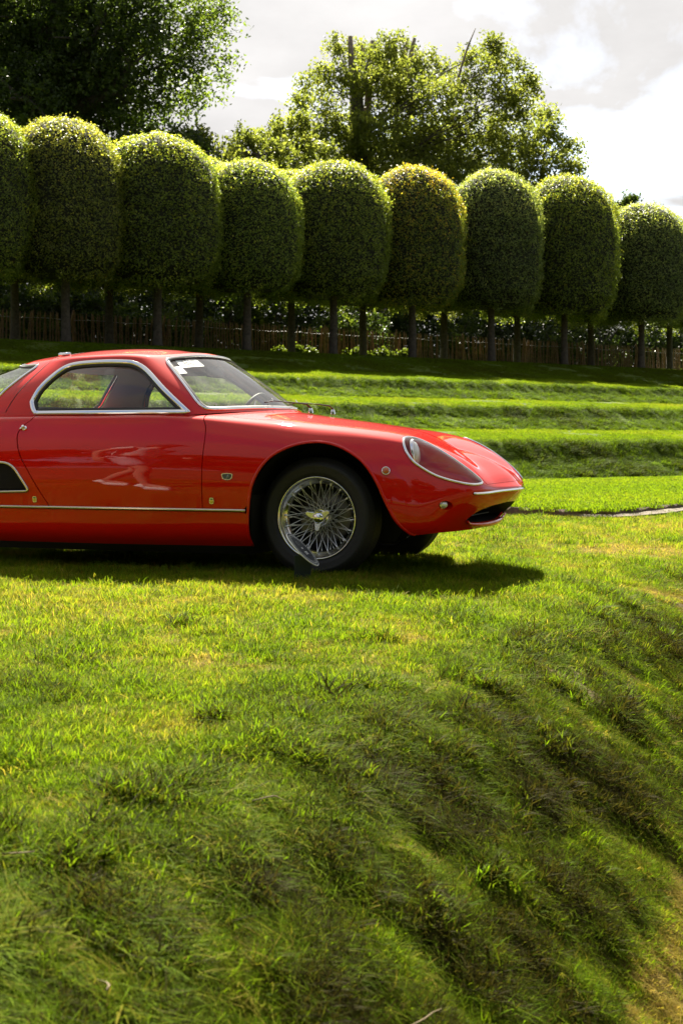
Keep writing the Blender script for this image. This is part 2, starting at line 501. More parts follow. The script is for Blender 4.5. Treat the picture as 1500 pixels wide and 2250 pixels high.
TU = [  # n, radius, h0, h1, width, lean, tint0, tint1, flat
    (64, 0.060, 0.018, 0.042, 0.0021, 0.7, 0.28, 0.64, 0.15),
    (64, 0.062, 0.016, 0.038, 0.0020, 0.8, 0.18, 0.60, 0.3),
    (52, 0.055, 0.022, 0.052, 0.0024, 0.7, 0.36, 0.72, 0.05),
    (60, 0.070, 0.018, 0.045, 0.0019, 1.0, 0.00, 0.34, 0.75),
    (52, 0.055, 0.030, 0.060, 0.0025, 0.8, 0.40, 0.72, 0.1),
    (52, 0.060, 0.034, 0.072, 0.0024, 1.0, 0.45, 0.85, 0.4),
    (56, 0.065, 0.028, 0.068, 0.0022, 1.1, 0.05, 0.50, 0.6),
    (30, 0.040, 0.040, 0.090, 0.0044, 0.8, 0.55, 0.90, 0.1),
    (54, 0.060, 0.032, 0.074, 0.0022, 1.2, 0.30, 0.90, 0.7),
    (70, 0.160, 0.050, 0.110, 0.0090, 0.6, 0.36, 0.66, 0.1),
    (70, 0.160, 0.090, 0.200, 0.0100, 0.8, 0.42, 0.72, 0.2),
    (60, 0.160, 0.080, 0.180, 0.0090, 0.9, 0.36, 0.66, 0.3),
    (80, 0.170, 0.030, 0.060, 0.0100, 0.6, 0.40, 0.60, 0.2),
]
for i, a in enumerate(TU): tuft(i, *a)

def grass_nodes(mat):
    g = bpy.data.node_groups.new('grass_scatter', 'GeometryNodeTree')
    g.interface.new_socket('Geometry', in_out='INPUT', socket_type='NodeSocketGeometry')
    g.interface.new_socket('Geometry', in_out='OUTPUT', socket_type='NodeSocketGeometry')
    N, Lk = g.nodes, g.links
    gi = N.new('NodeGroupInput'); go = N.new('NodeGroupOutput')
    ci = N.new('GeometryNodeCollectionInfo'); ci.inputs['Collection'].default_value = tufts
    ci.inputs['Separate Children'].default_value = True; ci.inputs['Reset Children'].default_value = True
    iop = N.new('GeometryNodeInstanceOnPoints'); iop.inputs['Pick Instance'].default_value = True
    def named(nm, ty):
        n = N.new('GeometryNodeInputNamedAttribute'); n.data_type = ty; n.inputs['Name'].default_value = nm; return n.outputs[0]
    Lk.new(gi.outputs[0], iop.inputs['Points']); Lk.new(ci.outputs[0], iop.inputs['Instance'])
    Lk.new(named('kind_index', 'INT'), iop.inputs['Instance Index'])
    Lk.new(named('turn', 'FLOAT_VECTOR'), iop.inputs['Rotation'])
    Lk.new(named('size', 'FLOAT'), iop.inputs['Scale'])
    Lk.new(iop.outputs[0], go.inputs[0])
    return g
GN = grass_nodes(None)

def scatter(name, P, kinds, size, patch, normals=None):
    n = len(P)
    me = bpy.data.meshes.new(name)
    me.vertices.add(n); me.vertices.foreach_set('co', P.astype(np.float32).ravel())
    a = me.attributes.new('kind_index', 'INT', 'POINT'); a.data.foreach_set('value', kinds.astype(np.int32))
    a = me.attributes.new('size', 'FLOAT', 'POINT'); a.data.foreach_set('value', size.astype(np.float32))
    a = me.attributes.new('patch', 'FLOAT', 'POINT'); a.data.foreach_set('value', patch.astype(np.float32))
    rot = np.zeros((n, 3), np.float32)
    if normals is not None:
        # tilt so that local Z follows the ground, then a free turn about it
        for i in range(n):
            q = Vector(normals[i]).to_track_quat('Z', 'Y')
            e = (q.to_matrix() @ Matrix.Rotation(rng.uniform(0, 6.283), 3, 'Z')).to_euler()
            rot[i] = e
    else:
        rot[:, 2] = rng.uniform(0, 6.283, n); rot[:, :2] = rng.normal(0, 0.12, (n, 2))
    a = me.attributes.new('turn', 'FLOAT_VECTOR', 'POINT'); a.data.foreach_set('vector', rot.ravel())
    me.materials.append(M['grass'])
    o = add_obj(name, me, kind='stuff')
    md = o.modifiers.new('scatter', 'NODES'); md.node_group = GN
    return o

def noise_fast(x, y, sc, seed):
    """Smooth value noise, vectorised."""
    x = x * sc + seed * 17.3; y = y * sc - seed * 9.1
    xi = np.floor(x).astype(np.int64); yi = np.floor(y).astype(np.int64); fx = x - xi; fy = y - yi
    fx = fx * fx * (3 - 2 * fx); fy = fy * fy * (3 - 2 * fy)
    def h(a, b):
        v = np.sin(a * 127.1 + b * 311.7 + seed * 74.7) * 43758.5453
        return v - np.floor(v)
    return (h(xi, yi) * (1 - fx) + h(xi + 1, yi) * fx) * (1 - fy) + (h(xi, yi + 1) * (1 - fx) + h(xi + 1, yi + 1) * fx) * fy

def fbm(x, y, sc, seed): return 0.55 * noise_fast(x, y, sc, seed) + 0.3 * noise_fast(x, y, sc * 2.3, seed + 1) + 0.15 * noise_fast(x, y, sc * 5.1, seed + 2)

# turf platform beyond the nose of the car, with its cut edge
EDGE = [(-6.0, 14.3), (-2.0, 13.9), (0.6, 13.5), (1.5, 13.15), (2.1, 12.55), (2.35, 12.5), (2.9, 13.2), (3.45, 14.15), (4.4, 15.4), (6.0, 17.2)]
EX = np.array([e[0] for e in EDGE]); EY = np.array([e[1] for e in EDGE])
def on_turf(x, y):
    return (y > np.interp(x, EX, EY)) & (pq(x, y)[0] < 16.0)

# --- near lawn and bank
def sample_lawn(n, y0, y1, k=0.40, mg=0.9):
    y = np.sqrt(rng.uniform(0, 1, n) * ((y1 + 2) ** 2 - (y0 + 2) ** 2) + (y0 + 2) ** 2) - 2
    x = rng.uniform(-1, 1, n) * (k * y + mg)
    return x, y
parts = []
for n, y0, y1 in ((62000, 1.2, 4.5), (36000, 4.5, 9.0), (26000, 9.0, 17.5)):
    x, y = sample_lawn(n, y0, y1, 0.40 if y0 < 9 else 0.34)
    parts.append(np.stack([x, y], 1))
XY = np.concatenate(parts)
x, y = XY[:, 0], XY[:, 1]
sandy = (x > 2.0) & (x < 6.0) & on_turf(x - 0.04, y + 0.09) & (rng.uniform(0, 1, len(x)) < 0.97)
keep = (pq(x, y)[0] < 15.9) & ~on_turf(x, y) & ~sandy
e = edge_dist(x, y)
fb1 = fbm(x, y, 1.1, 3); fb2 = fbm(x, y, 2.7, 8); fb3 = fbm(x, y, 0.55, 12)
bank = np.clip((e + 0.35) / 0.5, 0, 1)
fb4g = noise_fast(x, y, 7.0, 51)
bare = ((fb2 > 0.62) | (fb4g > 0.74)) & (bank > 0.5)
dirt = np.clip((e - 0.56 + 0.12 * (fb1 - 0.5)) / 0.14, 0, 1) * np.clip((x - 0.52) / 0.15, 0, 1)
keep &= ~((bare | (dirt > 0.5)) & (rng.uniform(0, 1, len(x)) < 0.6))
x, y, e, fb1, fb2, fb3, bank, dirt = [v[keep] for v in (x, y, e, fb1, fb2, fb3, bank, dirt)]
n = len(x)
u = rng.uniform(0, 1, n)
kind = np.where(u < 0.4, 0, np.where(u < 0.7, 1, 2))
dry = np.clip((fb1 - 0.52) * 5, 0, 1)
kind = np.where(rng.uniform(0, 1, n) < 0.30 + 0.5 * dry, 3, kind)
lush = np.clip((fb2 - 0.58) * 6, 0, 1) * (1 - dry)
kind = np.where(rng.uniform(0, 1, n) < 0.35 * lush, 4, kind)
ub = rng.uniform(0, 1, n)
bk = np.where(ub < 0.12, 5, np.where(ub < 0.28, 8, np.where(ub < 0.48, 6, np.where(ub < 0.66, 4, np.where(ub < 0.7, 7, np.where(ub < 0.85, 2, 1))))))
bk = np.where(rng.uniform(0, 1, n) < np.clip((fb1 - 0.46) * 3, 0.1, 0.75), 6, bk)
kind = np.where(rng.uniform(0, 1, n) < bank, bk, kind)
kind = np.where((dirt > 0.3) & (rng.uniform(0, 1, n) < 0.75), 3, kind)
fb4 = noise_fast(x, y, 7.0, 44)
size = rng.uniform(0.75, 1.3, n) * (0.72 + 0.56 * fb4) * np.where(y > 9, 1.3, np.where(y > 4.5, 1.08, 0.95)) * (1 - 0.25 * dry) * (1 - bank * (0.30 - 0.5 * (fb2 - 0.4)))
patch = (fb3 - 0.5) * 0.40 + (fb2 - 0.5) * 0.40 - 0.06 * dry - 0.02 * bank + (fb4 - 0.5) * (0.16 + 0.46 * bank) + rng.normal(0, 0.08, n) + 0.17 * bank  # bank tinted darker: brownish grass tone plus its shade painted in
patch = np.where((dirt > 0.3), -0.15, patch)
P = np.stack([x, y, lawn_z(x, y)], 1)
ep = 0.03
nx = -(lawn_z(x + ep, y, False) - lawn_z(x - ep, y, False)) / (2 * ep); ny = -(lawn_z(x, y + ep, False) - lawn_z(x, y - ep, False)) / (2 * ep)
nr = np.stack([nx * 0.9 + rng.normal(0, 0.10, n) + 0.10 * bank, ny * 0.9 + rng.normal(0, 0.10, n) - 0.0 * bank, np.ones(n)], 1)
scatter('lawn_grass', P, kind, size, patch, nr)

# --- darker coarse tufts standing out of the lawn
ct = [(-0.42, 3.05), (-0.36, 3.12), (-0.46, 3.0), (-0.40, 2.98), (-0.66, 2.72), (-0.49, 2.62), (-0.52, 2.66), (-0.33, 3.75), (-0.12, 3.45), (-0.05, 3.5), (0.35, 3.35), (0.22, 3.0), (0.05, 4.3), (1.32, 6.6), (1.42, 6.3), (0.12, 5.2), (-0.85, 4.4), (-0.6, 5.3), (0.5, 4.6), (0.62, 4.3), (0.78, 4.9)]
cp = []
for (a, b) in ct:
    for k in range(9): cp.append((a + rng.normal(0, 0.035), b + rng.normal(0, 0.03)))
cp = np.array(cp)
scatter('coarse_grass', np.stack([cp[:, 0], cp[:, 1], lawn_z(cp[:, 0], cp[:, 1])], 1), np.full(len(cp), 7), rng.uniform(0.7, 1.1, len(cp)), rng.normal(0.10, 0.05, len(cp)))

# --- raised turf platform: sheet with a cut soil edge, close mown grass on top
m = MB()
ex = np.linspace(-6, 6, 120); ey = np.interp(ex, EX, EY) + 0.02 * np.sin(ex * 9) + 0.015 * np.sin(ex * 23)
front = [(a, b, -0.02) for a, b in zip(ex, ey)]
top = [(a, b + 0.015, 0.085) for a, b in zip(ex, ey)]
k = len(ex)
def back_pt(a):
    return (16.0 + a * ST) / CT
back = [(a, max(back_pt(a), b + 0.3), 0.085) for a, b in zip(ex, ey)]
m.add(front + top + back, [(i, i + 1, k + i + 1, k + i) for i in range(k - 1)], 0)
m.f += [(k + i, k + i + 1, 2 * k + i + 1, 2 * k + i) for i in range(k - 1)]; m.m += [1] * (k - 1)
m.obj('turf', [M['soil'], M['terrace_soil']], kind='structure')
n = 26000
x = rng.uniform(-6, 6, n); y = rng.uniform(12.4, 26, n)
kp = on_turf(x, y - 0.03); x, y = x[kp], y[kp]
f1 = fbm(x, y, 0.5, 21)
band = np.clip((np.sin((y - 0.35 * x) * 1.1 + 2.0) + (f1 - 0.5) * 2) * 0.6, -1, 1)
scatter('turf_grass', np.stack([x, y, np.full(len(x), 0.083)], 1), np.full(len(x), 12), rng.uniform(0.8, 1.1, len(x)) * 0.6, -0.01 + 0.07 * band + rng.normal(0, 0.02, len(x)))
# sandy edging strip along the right part of the platform
m = MB()
ax = np.linspace(2.0, 6.0, 60)
fo = []; ba = []
for a in ax:
    b = np.interp(a, EX, EY); wd = 0.09 * np.clip((a - 1.95) / 0.8, 0.05, 1)
    fo.append((a + wd * 0.75, b - wd * 0.75 - 0.03 + 0.02 * math.sin(a * 14), 0.03)); ba.append((a, b - 0.01, 0.05))
m.add(fo + ba, [(i, i + 1, 60 + i + 1, 60 + i) for i in range(59)])
m.obj('edging', M['sand'], kind='structure')

# --- terraces
n = 92000
p = rng.uniform(15.75, 30.6, n); q = rng.uniform(2, 42, n)
x, y = xy(p, q)
kp = (np.abs(x) < 0.31 * y + 1.5) & (y > 5) & ~((p < 16) & on_turf(x, y))
p, q, x, y = p[kp], q[kp], x[kp], y[kp]
z = terrace_z(p, q)
dz = (terrace_z(p + 0.1, q) - terrace_z(p - 0.1, q)) / 0.2
lip = (terrace_z(p + 0.35, q) - terrace_z(p, q)) / 0.35
riser = np.clip((dz - 0.15) / 0.2, 0, 1)
f1 = fbm(p, q, 0.6, 31); f2 = fbm(p * 1.0, q, 1.8, 33)
u = rng.uniform(0, 1, len(p))
kind = np.where(riser > 0.5, np.where(u < 0.45, 10, 11), np.where(u < 0.55, 9, 12))
size = rng.uniform(0.75, 1.25, len(p)) * np.where(riser > 0.5, 0.50 + 0.5 * (f2 - 0.4), 0.45)
patch = (f1 - 0.5) * 0.30 + (f2 - 0.5) * 0.35 * riser + 0.11 * riser - 0.02 + rng.normal(0, 0.03, len(p))  # risers tinted darker: lusher grass, with the slope's shade painted in
patch = np.where(p > 26.7, patch + 0.22, patch)  # top bank darker still: the trees' shade put into the grass colour
nr = np.stack([ST * dz * 0.8 + rng.normal(0, 0.12, len(p)), -CT * dz * 0.8 + rng.normal(0, 0.12, len(p)), np.ones(len(p))], 1)
scatter('terrace_grass', np.stack([x, y, z], 1), kind, size * 1.0, patch, nr)

# --- a few dead stalks lying on the grass
m = MB()
for (px_, py_, ln, az) in ((-0.36, 2.18, 0.16, 1.9), (-0.3, 2.12, 0.10, 2.0), (-0.19, 3.02, 0.09, 0.4), (-0.55, 2.55, 0.2, 2.7), (0.3, 2.6, 0.15, 0.2), (0.52, 2.3, 0.2, 2.5), (0.1, 2.5, 0.18, 1.0), (-0.02, 2.1, 0.12, 2.2)):
    z0 = float(lawn_z(np.array([px_]), np.array([py_]))[0]) + 0.06
    pts = [(px_ + math.cos(az) * ln * s + 0.012 * math.sin(5 * s), py_ + math.sin(az) * ln * s, z0 + 0.012 * math.sin(3 * s + az)) for s in np.linspace(0, 1, 6)]
    m.tube(pts, [0.0012, 0.0016, 0.0015, 0.0013, 0.001, 0.0007], 5)
m.obj('dead_stalks', simple('dry_stalk', (0.17, 0.125, 0.065), 0.9), kind='stuff')
# ================================================================ TREES
def leaves_mesh(name, C, Nn, size, mats, tint, asp=0.5, extra=None, fold=0.25):
    """One rhombic, slightly folded leaf per centre: two triangles."""
    n = len(C)
    Nn = Nn / (np.linalg.norm(Nn, axis=1, keepdims=True) + 1e-9)
    t = rng.normal(0, 1, (n, 3)); t -= (t * Nn).sum(1, keepdims=True) * Nn; t /= np.linalg.norm(t, axis=1, keepdims=True) + 1e-9
    b = np.cross(Nn, t)
    s = np.broadcast_to(size, (n,))[:, None]
    v0 = C - t * s * 0.5; v2 = C + t * s * 0.5
    v1 = C + b * s * asp * 0.5 + Nn * s * fold * 0.3; v3 = C - b * s * asp * 0.5 + Nn * s * fold * 0.3
    V = np.stack([v0, v1, v2, v3], 1).reshape(-1, 3)
    k = np.arange(n) * 4
    Fs = np.concatenate([np.stack([k, k + 1, k + 2], 1), np.stack([k, k + 2, k + 3], 1)])
    T = np.concatenate([tint, tint]); mi = np.zeros(len(Fs), int)
    if extra is not None:
        ev, ef, em = extra
        Fs = np.concatenate([Fs, np.asarray(ef) + len(V)]); V = np.concatenate([V, ev])
        T = np.concatenate([T, np.full(len(ef), 0.4)]); mi = np.concatenate([mi, np.full(len(ef), em)])
    return mesh_from(name, V, Fs, mats, mi, smooth=False, attrs={'tint': ('FACE', T)})

# --- clipped trees: dome on a straight trunk
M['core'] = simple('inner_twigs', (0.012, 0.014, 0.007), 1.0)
CROWN_H = 3.84
def crown_r(h, r):
    return np.interp(h, [0, 0.12, 0.5, 1.1, 1.8, 2.4, 2.9, 3.3, 3.58, 3.76, 3.84], [0.82, 1.16, 1.40, 1.49, 1.50, 1.46, 1.36, 1.14, 0.82, 0.45, 0.0])
def crown_mesh(seed):
    global rng
    keep = rng; rng = np.random.default_rng(seed)
    n = 31000
    # pick heights in proportion to surface
    hs = np.linspace(0, CROWN_H, 200); rr = crown_r(hs, 0)
    ds = np.sqrt(np.diff(hs) ** 2 + np.diff(rr) ** 2) * (rr[:-1] + rr[1:]) / 2
    cdf = np.concatenate([[0], np.cumsum(ds)]); cdf /= cdf[-1]
    h = np.interp(rng.uniform(0, 1, n), cdf, hs); a = rng.uniform(0, 2 * math.pi, n)
    # clump noise makes the skin uneven
    lump = fbm(a * 2.2, h * 1.6, 1.0, seed) - 0.5
    fine = fbm(a * 8, h * 6, 1.0, seed + 5) - 0.5
    r = crown_r(h, 0)
    dr = np.gradient(rr, hs); nz = -np.interp(h, hs, dr)
    nrm = np.stack([np.cos(a), np.sin(a), nz], 1); nrm /= np.linalg.norm(nrm, axis=1, keepdims=True)
    off = 0.20 * lump + 0.20 * fine - np.abs(rng.normal(0, 0.055, n)) + (rng.uniform(0, 1, n) < 0.04) * rng.uniform(0, 0.14, n)
    C = np.stack([r * np.cos(a), r * np.sin(a), h], 1) + nrm * off[:, None] + rng.normal(0, 0.012, (n, 3))
    low = h < 0.25
    C[low, 2] -= np.abs(rng.normal(0, 0.10, low.sum())) * (lump[low] > 0)
    # dry inside bottom leaves
    Nn = nrm * 0.75 + rng.normal(0, 0.55, (n, 3)) + np.array([0, 0, 0.25])
    tint = np.clip(0.42 + rng.normal(0, 0.18, n) + 0.35 * lump + 0.30 * (h / CROWN_H) ** 3, 0, 1)  # tint brightens with height: sunlit crown tops painted into the leaf colour
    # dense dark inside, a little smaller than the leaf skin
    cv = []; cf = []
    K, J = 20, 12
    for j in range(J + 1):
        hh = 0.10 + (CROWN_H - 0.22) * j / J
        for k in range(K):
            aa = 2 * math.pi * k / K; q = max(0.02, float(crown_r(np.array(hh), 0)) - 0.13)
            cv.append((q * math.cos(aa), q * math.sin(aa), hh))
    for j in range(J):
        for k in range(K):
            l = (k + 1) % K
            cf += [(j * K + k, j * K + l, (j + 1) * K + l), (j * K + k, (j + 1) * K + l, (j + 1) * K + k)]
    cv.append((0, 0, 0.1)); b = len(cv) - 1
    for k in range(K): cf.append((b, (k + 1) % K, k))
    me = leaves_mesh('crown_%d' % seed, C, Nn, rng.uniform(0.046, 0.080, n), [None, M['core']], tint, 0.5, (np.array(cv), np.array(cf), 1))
    rng = keep
    return me
OAK = {
    'green': [(0.0, (0.0538, 0.0715, 0.0169)), (0.35, (0.1119, 0.1553, 0.027)), (0.62, (0.1951, 0.2418, 0.039)), (1.0, (0.4204, 0.4062, 0.055))],
    'brown': [(0.0, (0.051, 0.0637, 0.0169)), (0.35, (0.117, 0.1449, 0.03)), (0.62, (0.2014, 0.2232, 0.0469)), (1.0, (0.4317, 0.3939, 0.0655))],
    'orange': [(0.0, (0.051, 0.0694, 0.0169)), (0.35, (0.1081, 0.1531, 0.0263)), (0.62, (0.2185, 0.2318, 0.0361)), (1.0, (0.6248, 0.4131, 0.0451))],
    'grey': [(0.0, (0.053, 0.0715, 0.0263)), (0.35, (0.1073, 0.1472, 0.0448)), (0.62, (0.185, 0.2318, 0.0733)), (1.0, (0.4451, 0.4455, 0.127))],
    'lime': [(0.0, (0.0595, 0.084, 0.0179)), (0.35, (0.1247, 0.1801, 0.0335)), (0.62, (0.2168, 0.273, 0.0504)), (1.0, (0.4973, 0.4902, 0.0862))],
}
for k, v in OAK.items(): M['oak_' + k] = leaf_mat('oak_leaf_' + k, v, 0.45, 0.5, False, 0.3, 2.0)
crowns = [crown_mesh(s) for s in (11, 12, 13)]
m = MB()
m.tube([(0, 0, -0.15), (0.01, 0, 0.15), (0.0, 0.01, 0.8), (-0.01, 0, 1.5), (0, 0, 2.2)], [0.155, 0.118, 0.105, 0.100, 0.09], 14)
trunk_me = m.mesh('trunk', M['bark'])

def clipped_tree(px, p, base_z, hue, label, cr, rot, sc=1.0, h_sc=1.0, group='clipped dome trees in rows'):
    u = (px - 750) / 3125.0
    y = p / (CT - u * ST); x = u * y
    t = thing('clipped_tree', label, 'tree', (x, y, base_z), (0, 0, rot), group)
    add_obj('trunk', trunk_me, t)
    c = add_obj('crown', crowns[cr], t, (0, 0, 1.50))
    c.scale = (sc * float(rng.uniform(.95, 1.05)), sc * float(rng.uniform(.95, 1.05)), h_sc)
    c.rotation_euler = (float(rng.normal(0, .022)), float(rng.normal(0, .022)), 0)
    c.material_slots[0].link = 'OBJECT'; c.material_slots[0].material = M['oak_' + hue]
    return t
FRONT = [(-285, 'brown', 'clipped dome tree past the left edge of the photo', 1, .9, 1.03, 1.0),
         (-62, 'green', 'dark green clipped dome tree cut by the left edge of the photo', 0, .3, 1.0, 1.0),
         (145, 'brown', 'olive brown clipped dome tree, tallest looking in the front row, left of the car roof', 1, 1.2, 1.0, 1.0),
         (347, 'green', 'broad green clipped dome tree right above the car roof', 2, 2.2, 1.08, 0.99),
         (543, 'lime', 'low pale green clipped dome tree above the windscreen', 0, 3.3, 1.0, 0.90),
         (732, 'green', 'fresh green clipped dome tree above the front wheel', 1, 4.1, 1.03, 0.98),
         (905, 'orange', 'clipped dome tree with orange new growth on its top', 2, 5.0, 1.04, 1.03),
         (1079, 'grey', 'grey green clipped dome tree, right of the orange topped one', 0, 0.9, 1.0, 1.09),
         (1239, 'green', 'leaf green clipped dome tree above the turf platform, before the last one', 1, 1.9, 1.08, 1.13),
         (1408, 'grey', 'dull olive clipped dome tree cut by the right edge of the photo', 2, 2.7, 1.04, 1.0),
         (1560, 'green', 'clipped dome tree just past the right edge of the photo', 0, 3.9, 1.0, 1.0)]
for (px, hue, lab, cr, ro, sc, hs) in FRONT:
    clipped_tree(px, 31.2, 3.05, hue, lab, cr, ro, sc, hs)
BACK = [(33, 'lime', 'clipped tree of the second row, behind the leftmost front trees'), (241, 'green', 'clipped tree of the second row, between the brown tree and the broad green one'),
        (438, 'lime', 'clipped tree of the second row, behind the gap above the windscreen'), (640, 'green', 'clipped tree of the second row with a black trunk above the bonnet'),
        (797, 'green', 'clipped tree of the second row with trunk beside the sunlit weeds'), (975, 'brown', 'clipped tree of the second row, right of the orange topped tree trunk'),
        (1135, 'lime', 'clipped tree of the second row with the darkest trunk, right of centre'), (1297, 'green', 'clipped tree of the second row, second trunk from the right end'),
        (1470, 'green', 'clipped tree of the second row at the far right')]
for i, (px, hue, lab) in enumerate(BACK):
    clipped_tree(px, 33.3, 3.16, hue, lab, (i + 1) % 3, i * 1.7, 0.98, 0.97)

# --- loose crowned trees
def spray_cloud(clumps, sprays, per, spread, seed):
    """Leaf centres gathered in twig sprays through a set of ellipsoids (x,y,z,rx,ry,rz)."""
    r = np.random.default_rng(seed)
    out = []; tn = []
    for (cx, cy_, cz, rx, ry, rz) in clumps:
        k = int(sprays * max(0.4, (rx * ry * rz) ** (2 / 3)))
        d = r.normal(0, 1, (k, 3)); d /= np.linalg.norm(d, axis=1, keepdims=True)
        rad = r.uniform(0.25, 1.0, (k, 1)) ** 0.5
        c = np.array([cx, cy_, cz]) + d * rad * np.array([rx, ry, rz])
        ax = d * np.array([1, 1, 0.4]) + r.normal(0, 0.5, (k, 3)); ax /= np.linalg.norm(ax, axis=1, keepdims=True)
        s = r.uniform(-1, 1, (k, per, 1))
        pts = c[:, None, :] + ax[:, None, :] * s * spread * 1.5 + r.normal(0, 0.33 * spread, (k, per, 3)) - np.array([0, 0, 1.0]) * (s ** 2) * spread * 0.5
        out.append(pts.reshape(-1, 3))
        tn.append(np.repeat(r.uniform(0.2, 0.8, k), per))
    C = np.concatenate(out); T = np.clip(np.concatenate(tn) + r.normal(0, 0.12, len(C)), 0, 1)
    return C, T

def branches_mb(trunk_pts, trunk_r, clumps, base_r, seed, n=8):
    r = np.random.default_rng(seed); m = MB()
    m.tube(trunk_pts, trunk_r, 12)
    tp = [Vector(p) for p in trunk_pts]
    for (cx, cy_, cz, rx, ry, rz) in clumps:
        e = Vector((cx, cy_, cz))
        # leave the trunk below the clump
        best = min(range(len(tp)), key=lambda i: (tp[i] - e).length + 3.0 * max(0, tp[i].z - e.z + 0.4 * (Vector((e.x, e.y, 0)) - Vector((tp[i].x, tp[i].y, 0))).length))
        s = tp[best]; mid = s.lerp(e, 0.5) + Vector((r.normal(0, .12), r.normal(0, .12), r.normal(0.1, .15))) * (e - s).length * 0.6
        pts = [(s * (1 - t) ** 2 + mid * 2 * t * (1 - t) + e * t * t) + Vector(r.normal(0, 0.05, 3)) for t in np.linspace(0, 1, 7)]
        b0 = min(trunk_r[best] * 0.6, base_r)
        m.tube(pts, [b0 * (1 - 0.86 * t) for t in np.linspace(0, 1, 7)], 7)
        for q in range(3):
            a = pts[3 + q]; dd = Vector(r.normal(0, 1, 3)).normalized() * float(np.mean([rx, ry, rz])) * 0.9
            m.tube([a, a + dd * 0.5 + Vector((0, 0, 0.1)), a + dd], [b0 * 0.3, b0 * 0.2, b0 * 0.06], 5)
    return m

def loose_tree(name, label, loc, trunk_pts, trunk_r, clumps, sprays, per, spread, leaf, hue, seed, base_r=0.2, bark='bark', group='loose crowned trees behind the clipped rows'):
    t = thing(name, label, 'tree', loc, group=group)
    branches_mb(trunk_pts, trunk_r, clumps, base_r, seed).obj('trunk', M[bark], t)
    C, T = spray_cloud(clumps, sprays, per, spread, seed)
    r = np.random.default_rng(seed)
    Nn = r.normal(0, 1, C.shape) + np.array([0, 0, 0.6])
    add_obj('crown', leaves_mesh('crown', C, Nn, r.uniform(leaf * 0.7, leaf * 1.3, len(C)), M[hue], T, 0.6), t)
    return t
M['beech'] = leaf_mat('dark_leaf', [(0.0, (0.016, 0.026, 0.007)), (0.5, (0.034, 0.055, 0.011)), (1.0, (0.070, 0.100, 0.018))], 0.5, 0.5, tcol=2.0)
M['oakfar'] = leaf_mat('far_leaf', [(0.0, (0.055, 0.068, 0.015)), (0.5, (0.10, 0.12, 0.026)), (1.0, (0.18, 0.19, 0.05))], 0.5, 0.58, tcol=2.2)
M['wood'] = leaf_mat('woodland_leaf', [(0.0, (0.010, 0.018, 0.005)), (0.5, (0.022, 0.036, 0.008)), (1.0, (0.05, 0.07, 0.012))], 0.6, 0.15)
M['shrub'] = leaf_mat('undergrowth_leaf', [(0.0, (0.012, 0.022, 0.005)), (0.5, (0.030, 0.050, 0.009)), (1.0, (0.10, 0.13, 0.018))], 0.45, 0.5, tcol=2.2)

def at(px, py, y):
    return ((px - 750) / 3125 * y, y, CAM_H - (py - 970) / 3125 * y)

# big dark tree, upper left (local origin at its foot)
r = np.random.default_rng(5)
y0 = 52.0; bx, by, _ = at(120, 700, y0); bz = 3.4
cl = []
def LT(px, py, rr, dy=0.0, sq=0.75):
    x, y, z = at(px, py, y0 + dy); cl.append((x - bx, y - by, z - bz, rr, rr, rr * sq))
for (px, py, rr) in ((40, 40, 2.4), (140, 20, 2.5), (240, 30, 2.2), (330, 30, 1.9), (20, 130, 2.5), (130, 130, 2.6), (230, 130, 2.3), (315, 120, 1.9), (385, 75, 1.4), (30, 220, 2.2), (120, 225, 2.3), (210, 220, 2.0), (290, 200, 1.6),
                     (440, 20, 1.2), (470, 60, 1.0), (420, 130, 1.1), (455, 120, 1.0), (485, 150, 0.85), (400, 180, 1.0), (440, 185, 0.8), (350, 200, 1.2), (250, 270, 1.3), (330, 255, 0.9), (175, 290, 1.2), (60, 300, 1.8), (-60, 100, 2.8), (-60, 250, 2.5), (100, -70, 3.0), (250, -60, 2.6), (380, -40, 1.8), (470, -30, 1.2), (-100, -60, 3.0), (412, 225, 0.5), (498, 20, 0.6)):
    LT(px + r.normal(0, 6), py + r.normal(0, 6), rr, r.uniform(-2.0, 2.0))
for (px, py, rr) in ((60, 80, 2.6), (180, 90, 2.6), (90, 180, 2.4), (200, 180, 2.0), (10, 30, 2.4), (130, 260, 1.8), (30, 270, 2.0)):
    LT(px, py, rr, 3.0)
tp = [(0, 0, -0.3), (0.1, 0, 3), (0.05, 0, 6), (0.15, 0.1, 9), (0.1, 0, 12), (0.3, 0, 15), (0.4, 0, 18)]
fringe = [c for c in cl if c[0] > 4.0]; cl = [c for c in cl if c[0] <= 4.0]
big = loose_tree('dark_tree', 'huge dark leafy tree filling the upper left corner of the photo', (bx, by, bz), tp, [0.75, 0.62, 0.55, 0.5, 0.42, 0.3, 0.15], cl, 30, 22, 0.32, 0.17, 'beech', 5, 0.28)
M['fringe'] = leaf_mat('fringe_leaf', [(0.0, (0.035, 0.055, 0.010)), (0.5, (0.070, 0.105, 0.016)), (1.0, (0.12, 0.15, 0.025))], 0.5, 0.58, tcol=2.2)  # lighter copy of the dark leaf: light through thin foliage painted in
C, T = spray_cloud([(a, b, c, d * 1.1, e, f * 1.1) for a, b, c, d, e, f in fringe], 26, 18, 0.34, 6)
r = np.random.default_rng(6)
add_obj('fringe', leaves_mesh('fringe', C, r.normal(0, 1, C.shape) + np.array([0, 0, 0.6]), r.uniform(0.11, 0.2, len(C)), M['fringe'], T, 0.6), big)
branches_mb([(0.1, 0, 9), (0.1, 0, 12), (0.3, 0, 15)], [.2, .2, .15], fringe, 0.09, 8).obj('limb', M['bark'], big)

